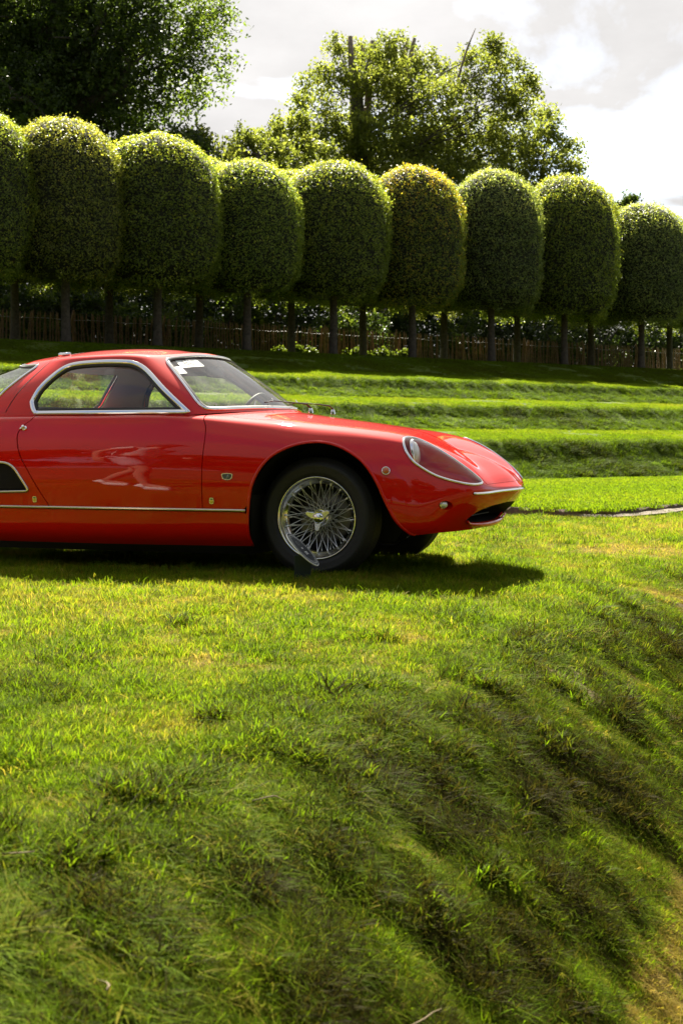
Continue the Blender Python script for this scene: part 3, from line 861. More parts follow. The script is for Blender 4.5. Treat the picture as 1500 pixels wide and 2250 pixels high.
# pollarded tree, centre
r = np.random.default_rng(9)
y0 = 60.0; bx, by, _ = at(800, 700, y0); bz = 3.4; cl = []
for (px, py, rr) in ((748, 100, 0.6), (790, 110, 0.6), (830, 115, 0.7), (870, 110, 0.75), (920, 115, 0.8), (800, 150, 0.9), (860, 150, 0.9), (955, 165, 0.8), (1040, 130, 0.7), (1090, 95, 0.45), (1075, 140, 0.6), (1130, 150, 0.7), (1165, 180, 0.55), (690, 190, 0.7), (660, 225, 0.5), (720, 165, 0.7), (770, 190, 0.9), (840, 190, 1.1), (900, 205, 1.1), (970, 210, 1.1), (1030, 190, 1.0), (1090, 205, 0.9), (1140, 225, 0.9),
                     (1190, 250, 0.6), (1215, 290, 0.6), (1240, 320, 0.6), (1180, 300, 0.9), (1120, 280, 1.1), (1050, 270, 1.2), (980, 280, 1.3), (910, 285, 1.4), (840, 280, 1.4), (775, 265, 1.2), (715, 255, 0.8), (690, 300, 0.8), (740, 330, 1.2), (800, 350, 1.4), (870, 350, 1.4), (940, 355, 1.4), (1010, 350, 1.3), (1080, 345, 1.3), (1150, 355, 1.1), (1210, 360, 0.9), (1255, 370, 0.6), (650, 345, 0.6), (790, 410, 1.6), (900, 410, 1.6), (1010, 410, 1.5), (1120, 410, 1.4), (1200, 405, 1.0)):
    x, y, z = at(px + r.normal(0, 5), py + r.normal(0, 5), y0 + r.uniform(-2.2, 2.2)); cl.append((x - bx, y - by, z - bz, rr, rr, rr * 0.8))
tp = [(0, 0, -0.3), (0, 0, 3), (-0.1, 0, 6), (-0.15, 0, 8), (-0.25, 0, 10), (-0.35, 0, 12)]
pol = loose_tree('pollarded_tree', 'big sunlit tree with sawn off bare limbs on its top', (bx, by, bz), tp, [0.7, 0.6, 0.52, 0.45, 0.36, 0.28], cl, 80, 20, 0.30, 0.15, 'oakfar', 9, 0.06)
for i, pts in enumerate((((786, 400), (780, 250), (772, 150), (769, 80)), ((790, 340), (806, 250), (812, 170), (818, 90)), ((779, 190), (788, 145), (798, 120), (796, 100)), ((870, 300), (872, 200), (866, 140), (862, 85)), ((905, 260), (898, 150), (905, 105), (910, 84)), ((886, 200), (889, 120), (895, 84)))):
    L_ = [Vector(at(a, b, y0 + 0.4 + 0.3 * i)) - Vector((bx, by, bz)) for a, b in pts]
    mb = MB(); k = len(L_)
    mb.tube(L_, [0.20 - 0.09 * j / (k - 1) for j in range(k)] if i < 2 else [0.13 - 0.05 * j / (k - 1) for j in range(k)], 9)
    mb.obj('sawn_limb', M['barkpale'], pol)
mb = MB()
mb.tube([Vector(at(a, b, y0 - 1)) - Vector((bx, by, bz)) for a, b in ((1000, 200), (1012, 150), (1028, 100), (1044, 62))], [0.07, 0.05, 0.04, 0.015], 6)
mb.obj('dead_twig', M['barkpale'], pol)

# smaller trees between the two
def bush_tree(label, y0, base_px, pts, seed, hue='oakfar', sprays=70, leaf=0.15, name='young_tree'):
    bx, by, _ = at(base_px, 700, y0); cl = []
    rr_ = np.random.default_rng(seed)
    for (px, py, rr) in pts:
        x, y, z = at(px, py, y0 + rr_.uniform(-1.2, 1.2)); cl.append((x - bx, y - by, z - 3.3, rr, rr, rr * 0.8))
    top = max(c[2] for c in cl)
    return loose_tree(name, label, (bx, by, 3.3), [(0, 0, -0.3), (0, 0, top * 0.4), (0.1, 0, top * 0.7), (0.1, 0, top * 0.9)], [0.22, 0.18, 0.12, 0.06], cl, sprays, 20, 0.22, leaf, hue, seed, 0.09)
bush_tree('bright green small tree left of the big sunlit tree', 50, 560, [(545, 300, .5), (520, 330, .7), (570, 335, .7), (500, 365, .7), (550, 370, .8), (600, 380, .8), (455, 330, .5), (430, 300, .45), (470, 370, .7), (620, 330, .6)], 21)
bush_tree('olive leafy tree touching the left side of the big sunlit tree', 54, 640, [(625, 280, .6), (660, 270, .55), (600, 300, .6), (650, 310, .8), (690, 330, .8), (640, 350, .8), (680, 375, .9), (610, 345, .7), (600, 395, .9)], 22)
bush_tree('dark small tree between the dark corner tree and the sky gap', 48, 400, [(395, 300, .5), (430, 320, .5), (370, 330, .8), (420, 350, .8), (340, 310, .8), (300, 320, .8)], 23, 'beech')
bush_tree('far feathery treetop at the right behind the last clipped tree', 70, 1385, [(1385, 437, .28), (1378, 450, .35), (1392, 455, .4), (1365, 460, .5), (1345, 470, .6)], 24, 'beech', 60, 0.14)

# undergrowth behind the fence: shrubs one can tell apart by their clumps
sh_me = []
for s in range(4):
    rr_ = np.random.default_rng(40 + s)
    cl = [(rr_.normal(0, 0.8), rr_.normal(0, 0.5), rr_.uniform(0.3, 2.6), rr_.uniform(.4, .75), rr_.uniform(.4, .7), rr_.uniform(.3, .6)) for _ in range(11)]
    C, T = spray_cloud(cl, 62, 18, 0.16, 40 + s)
    Nn = rr_.normal(0, 1, C.shape) + np.array([0, 0, 0.7])
    lv = leaves_mesh('foliage_%d' % s, C, Nn, rr_.uniform(0.09, 0.16, len(C)), M['shrub'], T, 0.6)
    st = branches_mb([(0, 0, -0.2), (0, 0, 0.4), (0.05, 0, 0.9)], [0.07, 0.06, 0.04], cl, 0.04, 40 + s).mesh('stem_%d' % s, M['bark'])
    sh_me.append((lv, st))
places = ['behind the fence, left end', 'behind the fence under the brown clipped tree', 'behind the fence, left of the roof', 'behind the fence above the rear pillar', 'behind the fence above the door', 'behind the fence above the windscreen', 'behind the fence, left of the black trunk', 'bright where sun breaks through behind the fence', 'behind the sunlit stretch of fence', 'behind the fence under the orange topped tree', 'behind the fence right of the orange topped tree', 'behind the fence under the grey green tree', 'behind the fence above the turf platform', 'behind the fence under the last tree but one', 'behind the fence, lit yellow at the right', 'behind the fence, right end']
for i, pl in enumerate(places):
    px = -40 + i * 104 + float(rng.normal(0, 14)); u = (px - 750) / 3125
    p_ = 37.2 + float(rng.uniform(-0.6, 1.6)); y = p_ / (CT - u * ST)
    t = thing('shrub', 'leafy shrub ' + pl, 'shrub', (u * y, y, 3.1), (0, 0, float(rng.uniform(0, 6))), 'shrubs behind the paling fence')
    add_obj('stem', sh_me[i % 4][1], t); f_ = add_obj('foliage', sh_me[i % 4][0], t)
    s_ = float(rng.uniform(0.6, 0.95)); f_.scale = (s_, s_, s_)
# the wood behind closes the view under the crowns: one mass of leaves nobody could count
n = 240000
r = np.random.default_rng(77)
q = r.uniform(6, 62, n); p_ = 38.6 + r.uniform(0, 9, n); hz = r.uniform(0, 1, n) ** 0.8 * np.interp(q, [40, 44, 49], [5.3, 3.7, 2.2]) * (0.8 + 0.4 * noise_fast(q, p_ * 0, 0.35, 4))
ok_ = fbm(q * 1.0, hz * 1.3, 0.9, 55) + 0.25 * (p_ - 39.5) / 9 > 0.42
q, p_, hz = q[ok_], p_[ok_], hz[ok_]
x, y = xy(p_, q)
C = np.stack([x, y, 3.2 + hz], 1)
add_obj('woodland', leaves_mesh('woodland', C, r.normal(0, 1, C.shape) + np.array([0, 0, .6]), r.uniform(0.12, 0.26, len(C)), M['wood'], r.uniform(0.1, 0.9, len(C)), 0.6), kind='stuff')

# --- paling fence
fence = thing('paling_fence', 'low chestnut paling fence behind the clipped trees', 'fence', (*xy(34.6, 14.0), 3.12))
pm = []
for s in range(4):
    rr_ = np.random.default_rng(s); mb = MB(); rw = 0.019 + 0.004 * s / 3
    mb.tube([(0, 0, -0.1), (0.006 * rr_.normal(), 0.004, 0.35), (0.008 * rr_.normal(), 0, 0.7), (0.01 * rr_.normal(), 0, 0.93), (0.0, 0, 0.99)], [rw, rw * 1.05, rw * .95, rw * .9, rw * .25], 6)
    pm.append(mb.mesh('paling_%d' % s, M['paling'], False))
qd = Vector((CT, ST, 0)); k = 0
for i in range(296):
    qq = i * 0.0935
    lean = 0.05 * math.sin(i * 0.13) + 0.035 * float(rng.normal())
    o = add_obj('paling', pm[i % 4], fence, tuple(qd * qq + Vector((0, 0, float(rng.normal(0, 0.02))))), (float(rng.normal(0, .03)), lean, TH + float(rng.normal(0, .5))))
    o.rotation_euler.rotate_axis
for i in range(11):
    mb_o = add_obj('post', pm[3], fence, tuple(qd * (i * 2.75 + 0.04) + Vector((0.03, -0.05, 0))), (0, 0.02, 0.3 * i)); mb_o.scale = (1.9, 1.9, 1.08)
for hh in (0.16, 0.80):
    mb = MB(); mb.tube([tuple(qd * s + Vector((0.0, -0.02, hh + 0.012 * math.sin(s * 4)))) for s in np.linspace(-0.1, 27.7, 120)], 0.006, 5)
    mb.obj('wire', M['wire'], fence)
# sunlit weeds at the foot of the fence
wd_me = []
for s in range(2):
    rr_ = np.random.default_rng(60 + s)
    C, T = spray_cloud([(rr_.normal(0, .1), rr_.normal(0, .06), rr_.uniform(.05, .32), .12, .1, .1) for _ in range(7)], 30, 12, 0.05, 60 + s)
    wd_me.append(leaves_mesh('weed_%d' % s, C, rr_.normal(0, 1, C.shape), rr_.uniform(.05, .09, len(C)), M['shrub'], T * 0.4 + 0.6, 0.6))
for i, (px, lab) in enumerate(((818, 'yellow green weed at the fence foot, right of the black trunk'), (838, 'yellow green weed at the fence foot, tallest of the sunlit clump'), (862, 'yellow green weed at the fence foot, middle of the sunlit stretch'), (886, 'yellow green weed at the fence foot beside the fence post'), (612, 'small weed at the fence foot above the bonnet'), (655, 'small weed at the fence foot right of the black trunk above the bonnet'), (685, 'small weed at the fence foot in the dappled light'), (780, 'small weed at the fence foot left of the lit stretch'))):
    u = (px - 750) / 3125; y = 34.1 / (CT - u * ST)
    add_obj('weed', wd_me[i % 2], None, (u * y, y, 3.14), (0, 0, i * 1.3), label=lab, category='weed', group='weeds at the foot of the fence')
# ================================================================ THE CAR
# Car axes: X forward from the front axle, Y to the far side, Z up. Surfaces are spline nets.
def nat_mat(n):
    A = np.zeros((n, n)); B = np.zeros((n, n))
    A[0, 0] = A[-1, -1] = 1
    for i in range(1, n - 1):
        A[i, i - 1] = 1 / 6; A[i, i] = 4 / 6; A[i, i + 1] = 1 / 6
        B[i, i - 1] = 1; B[i, i] = -2; B[i, i + 1] = 1
    return np.linalg.solve(A, B)
_NM = {}
def basis(x, n):
    if n not in _NM: _NM[n] = nat_mat(n)
    A = _NM[n]; x = np.asarray(x, float)
    i = np.clip(np.floor(x).astype(int), 0, n - 2); b = x - i; a = 1 - b
    W = ((a ** 3 - a)[:, None] * A[i] + (b ** 3 - b)[:, None] * A[i + 1]) / 6
    r = np.arange(len(x)); W[r, i] += a; W[r, i + 1] += b
    return W

class Surf:
    """Tensor spline through net[i][k]; the net is mirrored across Y=0 at i=0, i=last and k=last."""
    def __init__(s, net, flip=1.0):
        P = np.asarray(net, float); mir = np.array([1, -1, 1.0])
        P = np.concatenate([P[3:0:-1] * mir, P, P[-2:-5:-1] * mir])
        P = np.concatenate([P, P[:, -2:-5:-1] * mir], 1)
        s.P = P; s.flip = flip
        s.ni, s.nk = np.asarray(net).shape[:2]
    def at(s, st):
        st = np.atleast_2d(np.asarray(st, float))
        return np.einsum('pi,pk,ikc->pc', basis(st[:, 0] + 3, s.P.shape[0]), basis(st[:, 1], s.P.shape[1]), s.P)
    def normal(s, st, e=2e-3):
        st = np.atleast_2d(np.asarray(st, float))
        du = s.at(st + [e, 0]) - s.at(st - [e, 0]); lo = np.maximum(st[:, 1] - e, 0)
        dv = s.at(st + [0, e]) - s.at(np.stack([st[:, 0], lo], 1))
        n = np.cross(du, dv) * s.flip; ln = np.linalg.norm(n, axis=1, keepdims=True)
        return n / np.maximum(ln, 1e-12)
    def inv_xz(s, XZ, i0, i1, k0, k1, axes=(0, 2)):
        """Parameters of surface points with the given (X,Z) (side elevation) or other two axes."""
        gi, gk = np.meshgrid(np.linspace(i0, i1, int((i1 - i0) * 10) + 2), np.linspace(k0, k1, int((k1 - k0) * 10) + 2), indexing='ij')
        G = np.stack([gi.ravel(), gk.ravel()], 1); S = s.at(G)[:, list(axes)]
        XZ = np.atleast_2d(XZ); out = []
        for q in XZ: out.append(G[np.argmin(((S - q) ** 2).sum(1))])
        st = np.array(out); e = 1e-3
        for _ in range(8):
            f = s.at(st)[:, list(axes)] - XZ
            J1 = (s.at(st + [e, 0])[:, list(axes)] - s.at(st - [e, 0])[:, list(axes)]) / (2 * e)
            J2 = (s.at(st + [0, e])[:, list(axes)] - s.at(st - [0, e])[:, list(axes)]) / (2 * e)
            det = J1[:, 0] * J2[:, 1] - J2[:, 0] * J1[:, 1]; det = np.where(np.abs(det) < 1e-7, 1e-7, det)
            d0 = (f[:, 0] * J2[:, 1] - J2[:, 0] * f[:, 1]) / det; d1 = (J1[:, 0] * f[:, 1] - f[:, 0] * J1[:, 1]) / det
            st = st - np.clip(np.stack([d0, d1], 1), -0.3, 0.3)
            st[:, 0] = np.clip(st[:, 0], i0 - .5, i1 + .5); st[:, 1] = np.clip(st[:, 1], max(0, k0 - .5), k1 + .5)
        return st

BODY = [  # station by station from the middle of the tail, round the near side, to the middle of the nose
 [(-3.02, 0, .30), (-3.10, 0, .36), (-3.16, 0, .44), (-3.20, 0, .55), (-3.20, 0, .66), (-3.17, 0, .74), (-3.08, 0, .80), (-2.9, 0, .85), (-2.70, 0, .88)],
 [(-2.98, -.30, .29), (-3.06, -.31, .36), (-3.11, -.32, .44), (-3.15, -.32, .55), (-3.15, -.31, .66), (-3.12, -.29, .74), (-3.02, -.25, .80), (-2.84, -.17, .85), (-2.62, 0, .885)],
 [(-2.86, -.56, .27), (-2.92, -.59, .34), (-2.96, -.61, .42), (-2.99, -.615, .53), (-2.99, -.60, .65), (-2.95, -.55, .73), (-2.87, -.47, .795), (-2.70, -.31, .85), (-2.52, 0, .885)],
 [(-2.70, -.67, .22), (-2.72, -.72, .28), (-2.73, -.735, .36), (-2.74, -.745, .50), (-2.74, -.73, .645), (-2.72, -.675, .745), (-2.68, -.58, .81), (-2.52, -.36, .855), (-2.36, 0, .885)],
 [(-2.35, -.69, .17), (-2.35, -.76, .225), (-2.35, -.785, .335), (-2.35, -.805, .50), (-2.35, -.785, .66), (-2.35, -.725, .775), (-2.33, -.625, .83), (-2.22, -.38, .86), (-2.15, 0, .885)],
 [(-1.95, -.70, .15), (-1.95, -.77, .215), (-1.95, -.79, .335), (-1.95, -.815, .50), (-1.95, -.80, .665), (-1.95, -.74, .785), (-1.93, -.66, .832), (-1.9, -.39, .855), (-1.88, 0, .87)],
 [(-1.55, -.70, .148), (-1.55, -.77, .215), (-1.55, -.79, .335), (-1.55, -.815, .50), (-1.55, -.80, .665), (-1.55, -.745, .785), (-1.55, -.682, .832), (-1.53, -.4, .85), (-1.52, 0, .86)],
 [(-1.17, -.70, .148), (-1.17, -.77, .215), (-1.17, -.79, .335), (-1.17, -.812, .50), (-1.17, -.798, .665), (-1.17, -.745, .785), (-1.17, -.69, .83), (-1.16, -.4, .85), (-1.16, 0, .86)],
 [(-.82, -.70, .15), (-.82, -.77, .217), (-.82, -.79, .335), (-.82, -.812, .50), (-.82, -.797, .663), (-.82, -.743, .783), (-.82, -.683, .832), (-.81, -.4, .852), (-.81, 0, .862)],
 [(-.52, -.705, .153), (-.52, -.772, .22), (-.52, -.792, .335), (-.52, -.812, .50), (-.52, -.796, .66), (-.52, -.738, .775), (-.52, -.655, .82), (-.51, -.38, .852), (-.51, 0, .867)],
 [(-.25, -.715, .158), (-.25, -.777, .223), (-.25, -.796, .335), (-.25, -.813, .50), (-.25, -.796, .652), (-.25, -.733, .758), (-.25, -.635, .799), (-.25, -.36, .824), (-.25, 0, .836)],
 [(0, -.725, .17), (0, -.78, .228), (0, -.80, .335), (0, -.813, .50), (0, -.794, .64), (0, -.725, .738), (0, -.617, .777), (-.01, -.35, .794), (-.02, 0, .806)],
 [(.22, -.725, .19), (.22, -.775, .24), (.22, -.79, .335), (.22, -.793, .48), (.22, -.768, .61), (.22, -.702, .708), (.21, -.602, .752), (.18, -.35, .770), (.16, 0, .781)],
 [(.43, -.695, .215), (.435, -.735, .26), (.44, -.75, .34), (.445, -.745, .46), (.445, -.712, .575), (.44, -.655, .662), (.425, -.572, .713), (.36, -.34, .741), (.30, 0, .756)],
 [(.57, -.625, .232), (.585, -.66, .272), (.60, -.672, .345), (.615, -.662, .435), (.615, -.627, .528), (.605, -.57, .603), (.575, -.495, .660), (.49, -.30, .697), (.41, 0, .724)],
 [(.635, -.49, .235), (.672, -.525, .285), (.722, -.545, .352), (.775, -.545, .425), (.785, -.513, .480), (.755, -.455, .540), (.70, -.385, .595), (.60, -.23, .640), (.50, 0, .682)],
 [(.695, -.27, .236), (.742, -.285, .295), (.803, -.295, .360), (.846, -.295, .43), (.836, -.28, .468), (.800, -.255, .513), (.740, -.21, .560), (.65, -.13, .610), (.565, 0, .645)],
 [(.712, 0, .236), (.760, 0, .295), (.828, 0, .362), (.895, 0, .435), (.880, 0, .470), (.843, 0, .514), (.783, 0, .560), (.695, 0, .606), (.615, 0, .630)],
]
body = Surf(BODY, 1.0)
NI = len(BODY) - 1; TAIL = 0

CABIN = [  # from the middle of the backlight, round the near side, to the middle of the windscreen
 [(-2.72, 0, .885), (-2.38, 0, 1.02), (-2.03, 0, 1.135), (-1.88, 0, 1.180), (-1.70, 0, 1.208)],
 [(-2.66, -.31, .875), (-2.33, -.29, 1.01), (-1.99, -.25, 1.128), (-1.84, -.19, 1.175), (-1.68, 0, 1.209)],
 [(-2.32, -.54, .845), (-2.10, -.485, .99), (-1.855, -.40, 1.115), (-1.76, -.31, 1.165), (-1.63, 0, 1.213)],
 [(-1.87, -.655, .810), (-1.78, -.60, .975), (-1.675, -.485, 1.120), (-1.62, -.385, 1.168), (-1.55, 0, 1.218)],
 [(-1.56, -.685, .805), (-1.53, -.635, .97), (-1.50, -.53, 1.125), (-1.48, -.43, 1.172), (-1.45, 0, 1.222)],
 [(-1.25, -.695, .805), (-1.26, -.645, .97), (-1.27, -.545, 1.130), (-1.28, -.44, 1.177), (-1.33, 0, 1.223)],
 [(-.95, -.69, .81), (-1.02, -.64, .975), (-1.10, -.54, 1.130), (-1.14, -.43, 1.176), (-1.22, 0, 1.220)],
 [(-.655, -.665, .832), (-.80, -.590, .985), (-.965, -.485, 1.130), (-1.04, -.38, 1.172), (-1.14, 0, 1.216)],
 [(-.465, -.36, .852), (-.66, -.33, 1.005), (-.875, -.27, 1.155), (-.98, -.20, 1.187), (-1.12, 0, 1.215)],
 [(-.40, 0, .858), (-.61, 0, 1.012), (-.845, 0, 1.165), (-.95, 0, 1.195), (-1.10, 0, 1.214)],
]
cabin = Surf(CABIN, 1.0)

def resample(poly, step, closed=True):
    P = np.asarray(poly, float); out = []
    n = len(P)
    for i in range(n if closed else n - 1):
        a, b = P[i], P[(i + 1) % n]; k = max(1, int(np.ceil(np.max(np.abs(b - a) / step))))
        for j in range(k): out.append(a + (b - a) * j / k)
    if not closed: out.append(P[-1])
    return np.array(out)
def smooth_curve(pts, n, closed=False):
    """Even points along a Catmull-Rom curve through pts."""
    P = np.asarray(pts, float); m = len(P); out = []
    for i in range(m if closed else m - 1):
        g = lambda k: P[k % m] if closed else P[min(max(k, 0), m - 1)]
        p0, p1, p2, p3 = g(i - 1), g(i), g(i + 1), g(i + 2)
        for t in np.linspace(0, 1, 12, endpoint=False):
            out.append(0.5 * ((2 * p1) + (p2 - p0) * t + (2 * p0 - 5 * p1 + 4 * p2 - p3) * t * t + (3 * p1 - p0 - 3 * p2 + p3) * t ** 3))
    out.append(P[0] if closed else P[-1]); out = np.array(out)
    d = np.concatenate([[0], np.cumsum(np.linalg.norm(np.diff(out, axis=0), axis=1))])
    tt = np.linspace(0, d[-1], n + (1 if closed else 0))[: n]
    return np.stack([np.interp(tt, d, out[:, c]) for c in range(P.shape[1])], 1)
def round_poly(pts, rads, seg=6):
    """Polygon with rounded corners (quadratic arcs)."""
    P = np.asarray(pts, float); n = len(P); out = []
    for i in range(n):
        r = rads[i] if isinstance(rads, (list, tuple)) else rads
        a, b, c = P[i - 1], P[i], P[(i + 1) % n]
        u = a - b; v = c - b; lu, lv = np.linalg.norm(u), np.linalg.norm(v)
        r = min(r, lu * .48, lv * .48)
        if r < 1e-6: out.append(b); continue
        s, e = b + u / lu * r, b + v / lv * r
        for t in np.linspace(0, 1, seg): out.append(s * (1 - t) ** 2 + b * 2 * t * (1 - t) + e * t * t)
    return np.array(out)
def inside(P, poly):
    x, y = P[:, 0], P[:, 1]; r = np.zeros(len(P), bool); n = len(poly)
    for i in range(n):
        x1, y1 = poly[i]; x2, y2 = poly[(i + 1) % n]
        if y1 == y2: continue
        c = ((y1 > y) != (y2 > y)) & (x < (x2 - x1) * (y - y1) / (y2 - y1) + x1); r ^= c
    return r
def seg_dist(P, poly, closed=True):
    d = np.full(len(P), 1e9); n = len(poly)
    for i in range(n if closed else n - 1):
        a = poly[i]; b = poly[(i + 1) % n]; ab = b - a; L2 = (ab ** 2).sum()
        if L2 < 1e-14: continue
        t = np.clip(((P - a) @ ab) / L2, 0, 1); d = np.minimum(d, np.linalg.norm(P - (a + t[:, None] * ab), axis=1))
    return d

def panel(surf, outer, holes=(), step=(0.08, 0.14), off=0.0, thick=0.012, shape=None, both=False, inner_mat=1, rim_mat=0, back=True):
    """Sheet cut out of a surface: returns verts, faces, normals, material indices."""
    sc = np.array(step); polys = [resample(outer, np.array(step))] + [resample(h, np.array(step) * 0.6) for h in holes]
    V2 = []; E = []
    for p in polys:
        b = len(V2); V2 += [tuple(q / sc) for q in p]; E += [(b + i, b + (i + 1) % len(p)) for i in range(len(p))]
    nb = len(V2)
    lo = polys[0].min(0); hi = polys[0].max(0)
    gi, gk = np.meshgrid(np.arange(lo[0], hi[0], step[0]), np.arange(lo[1], hi[1], step[1]), indexing='ij')
    G = np.stack([gi.ravel(), gk.ravel()], 1) + [step[0] * .37, step[1] * .41]
    ok = inside(G, polys[0])
    for h in polys[1:]: ok &= ~inside(G, h)
    for p in polys: ok &= seg_dist(G / sc, p / sc) > 0.42
    V2 += [tuple(q / sc) for q in G[ok]]
    r = delaunay_2d_cdt([Vector(v) for v in V2], E, [], 0, 1e-6)
    vo, fo = np.array([tuple(v) for v in r[0]]), r[2]
    fo = np.array([f for f in fo if len(f) == 3]); cen = vo[fo].mean(1) * sc
    ok = inside(cen, polys[0])
    for h in polys[1:]: ok &= ~inside(cen, h)
    fo = fo[ok]; st = vo * sc
    used = np.unique(fo); rem = -np.ones(len(st), int); rem[used] = np.arange(len(used)); st = st[used]; fo = rem[fo]
    nrm = surf.normal(st); X = surf.at(st)
    o = np.full(len(st), off) if shape is None else off + shape(st)
    X = X + nrm * o[:, None]
    # make faces agree with the outward normals
    fn = np.cross(X[fo[:, 1]] - X[fo[:, 0]], X[fo[:, 2]] - X[fo[:, 0]])
    bad = (fn * nrm[fo[:, 0]]).sum(1) < 0; fo[bad] = fo[bad][:, ::-1]
    if shape is not None:
        fn = np.cross(X[fo[:, 1]] - X[fo[:, 0]], X[fo[:, 2]] - X[fo[:, 0]]); nn = np.zeros_like(X)
        for k in range(3): np.add.at(nn, fo[:, k], fn)
        nrm = nn / np.maximum(np.linalg.norm(nn, axis=1, keepdims=True), 1e-12)
    V = X; Fa = fo; N_ = nrm; mi = np.zeros(len(fo), int)
    if back:
        ee = {}
        for t in fo:
            for a, b in ((t[0], t[1]), (t[1], t[2]), (t[2], t[0])): ee[(a, b)] = ee.get((a, b), 0) + 1
        edge = [e for e in ee if (e[1], e[0]) not in ee]
        n0 = len(X)
        Xb = X - nrm * thick
        V = np.concatenate([V, Xb]); N_ = np.concatenate([N_, -nrm]); Fa = np.concatenate([Fa, fo[:, ::-1] + n0]); mi = np.concatenate([mi, np.full(len(fo), inner_mat)])
        rv = []; rf = []; rn = []
        for (a, b) in edge:
            t = X[b] - X[a]; on = np.cross(t, nrm[a]); on = on / max(np.linalg.norm(on), 1e-9)
            k = 2 * n0 + len(rv); rv += [X[a], X[b], Xb[b], Xb[a]]; rn += [on] * 4; rf += [(k + 1, k, k + 3), (k + 1, k + 3, k + 2)]
        if rv:
            V = np.concatenate([V, np.array(rv)]); N_ = np.concatenate([N_, np.array(rn)]); Fa = np.concatenate([Fa, np.array(rf)]); mi = np.concatenate([mi, np.full(len(rf), rim_mat)])
    if both:
        V, Fa, N_, mi = mirrored(V, Fa, N_, mi, join=True)
    return V, Fa, N_, mi
def mirrored(V, Fa, N_, mi, join=False):
    m = np.array([1, -1, 1.0]); V2 = V * m; N2 = N_ * m; F2 = Fa[:, ::-1]
    if join: return np.concatenate([V, V2]), np.concatenate([Fa, F2 + len(V)]), np.concatenate([N_, N2]), np.concatenate([mi, mi])
    return V2, F2, N2, mi
def panel_obj(name, data, mats, parent, **kw):
    V, Fa, N_, mi = data
    return add_obj(name, mesh_from(name, V, np.asarray(Fa), [M[k] for k in mats], mi, True, N_), parent, **kw)

def sweep(pts, nrm, prof, closed=True, side=None):
    """Profile (a across, b along the surface normal) swept along a curve lying on a surface."""
    P = np.asarray(pts, float); Nn = np.asarray(nrm, float); n = len(P)
    T = (np.roll(P, -1, 0) - np.roll(P, 1, 0)) if closed else np.gradient(P, axis=0)
    T /= np.linalg.norm(T, axis=1, keepdims=True) + 1e-12
    Bn = np.cross(Nn, T); Bn /= np.linalg.norm(Bn, axis=1, keepdims=True) + 1e-12
    pr = np.asarray(prof, float); k = len(pr)
    V = (P[:, None] + Bn[:, None] * pr[None, :, :1] + Nn[:, None] * pr[None, :, 1:]).reshape(-1, 3)
    Fs = []
    for i in range(n if closed else n - 1):
        j = (i + 1) % n
        for a in range(k):
            b = (a + 1) % k
            Fs.append((i * k + a, j * k + a, j * k + b, i * k + b))
    if not closed:
        Fs.append(tuple(range(k))); Fs.append(tuple((n - 1) * k + a for a in reversed(range(k))))
    return V, Fs
def oval(w, h, n=8, lift=0.0, shift=0.0): return [(shift + w / 2 * math.cos(2 * math.pi * i / n), lift + h / 2 * math.sin(2 * math.pi * i / n)) for i in range(n)]
def sweep_obj(name, items, mat, parent, both=False, **kw):
    mb = MB()
    for V, Fs in items:
        mb.add(V, Fs)
        if both: mb.add(np.asarray(V) * [1, -1, 1], [f[::-1] for f in Fs])
    return mb.obj(name, M[mat], parent, **kw)

CAR_YAW = R(19.6)
car = thing('coupe_car', 'red low slung vintage coupe with wire wheels parked on the lawn', 'car', (0.098, 7.822, 0.0), (0, 0, -CAR_YAW))

# ---- outlines in side elevation (X, Z)
def arc_pts(cx, cz, r, a0, a1, n): return [(cx + r * math.cos(R(a)), cz + r * math.sin(R(a))) for a in np.linspace(a0, a1, n)]
ARCH = [(-.330, .147), (-.328, .25), (-.322, .345), (-.292, .48), (-.215, .598), (-.10, .666), (.03, .690), (.15, .668), (.268, .600), (.345, .505), (.395, .40), (.445, .30), (.515, .215)]
ARCH = smooth_curve(ARCH, 60)
arch_st = body.inv_xz(ARCH, 9, 15, 0, 6)
arch_st[0, 1] = 0; arch_st[-1, 1] = 0
RARCH = np.array([(-2.35 - (x_ - 0.03) * 1.0, z_) for x_, z_ in ARCH[::-1]]); RARCH[:, 0] = np.interp(RARCH[:, 0], [RARCH[0, 0], -2.35, RARCH[-1, 0]], [-2.72, -2.35, -1.98])
rarch_st = body.inv_xz(RARCH, 2.5, 6, 0, 6); rarch_st[0, 1] = rarch_st[-1, 1] = 0
TRIM_Z = 0.340
def s_at_x(x, t):
    """Station where longitudinal line t reaches X."""
    s = np.linspace(2, 17, 600); X = body.at(np.stack([s, np.full_like(s, t)], 1))[:, 0]
    return float(np.interp(x, X, s))
def t_line(z, xs_):  # parameters along height z
    return body.inv_xz(np.array([(x, z) for x in xs_]), 3, 15, 0, 4)
DOOR_F = [(-.575, .345), (-.572, .45), (-.567, .60), (-.567, .70), (-.580, .77), (-.612, .815)]
DOOR_R = [(-1.47, .345), (-1.525, .43), (-1.585, .53), (-1.640, .62), (-1.668, .69), (-1.676, .735), (-1.662, .768), (-1.632, .795), (-1.60, .815)]
gap = 0.0028
dF = body.inv_xz(smooth_curve(DOOR_F, 24), 7, 11, 1.5, 6.2); dR = body.inv_xz(smooth_curve(DOOR_R, 30), 4, 8, 1.5, 6.2)
BELT_T = 6.12
dF[-1] = (s_at_x(-.615, BELT_T), BELT_T); dR[-1] = (s_at_x(-1.60, BELT_T), BELT_T)
def shift_s(st, d):  # move along the length by d metres
    o = st.copy(); o[:, 0] += d / 0.33; return o
trim_door = t_line(TRIM_Z + 0.004, np.linspace(-1.465, -.58, 30))
door_poly = np.concatenate([trim_door[1:-1], shift_s(dF, -gap), shift_s(dR, gap)[::-1]])
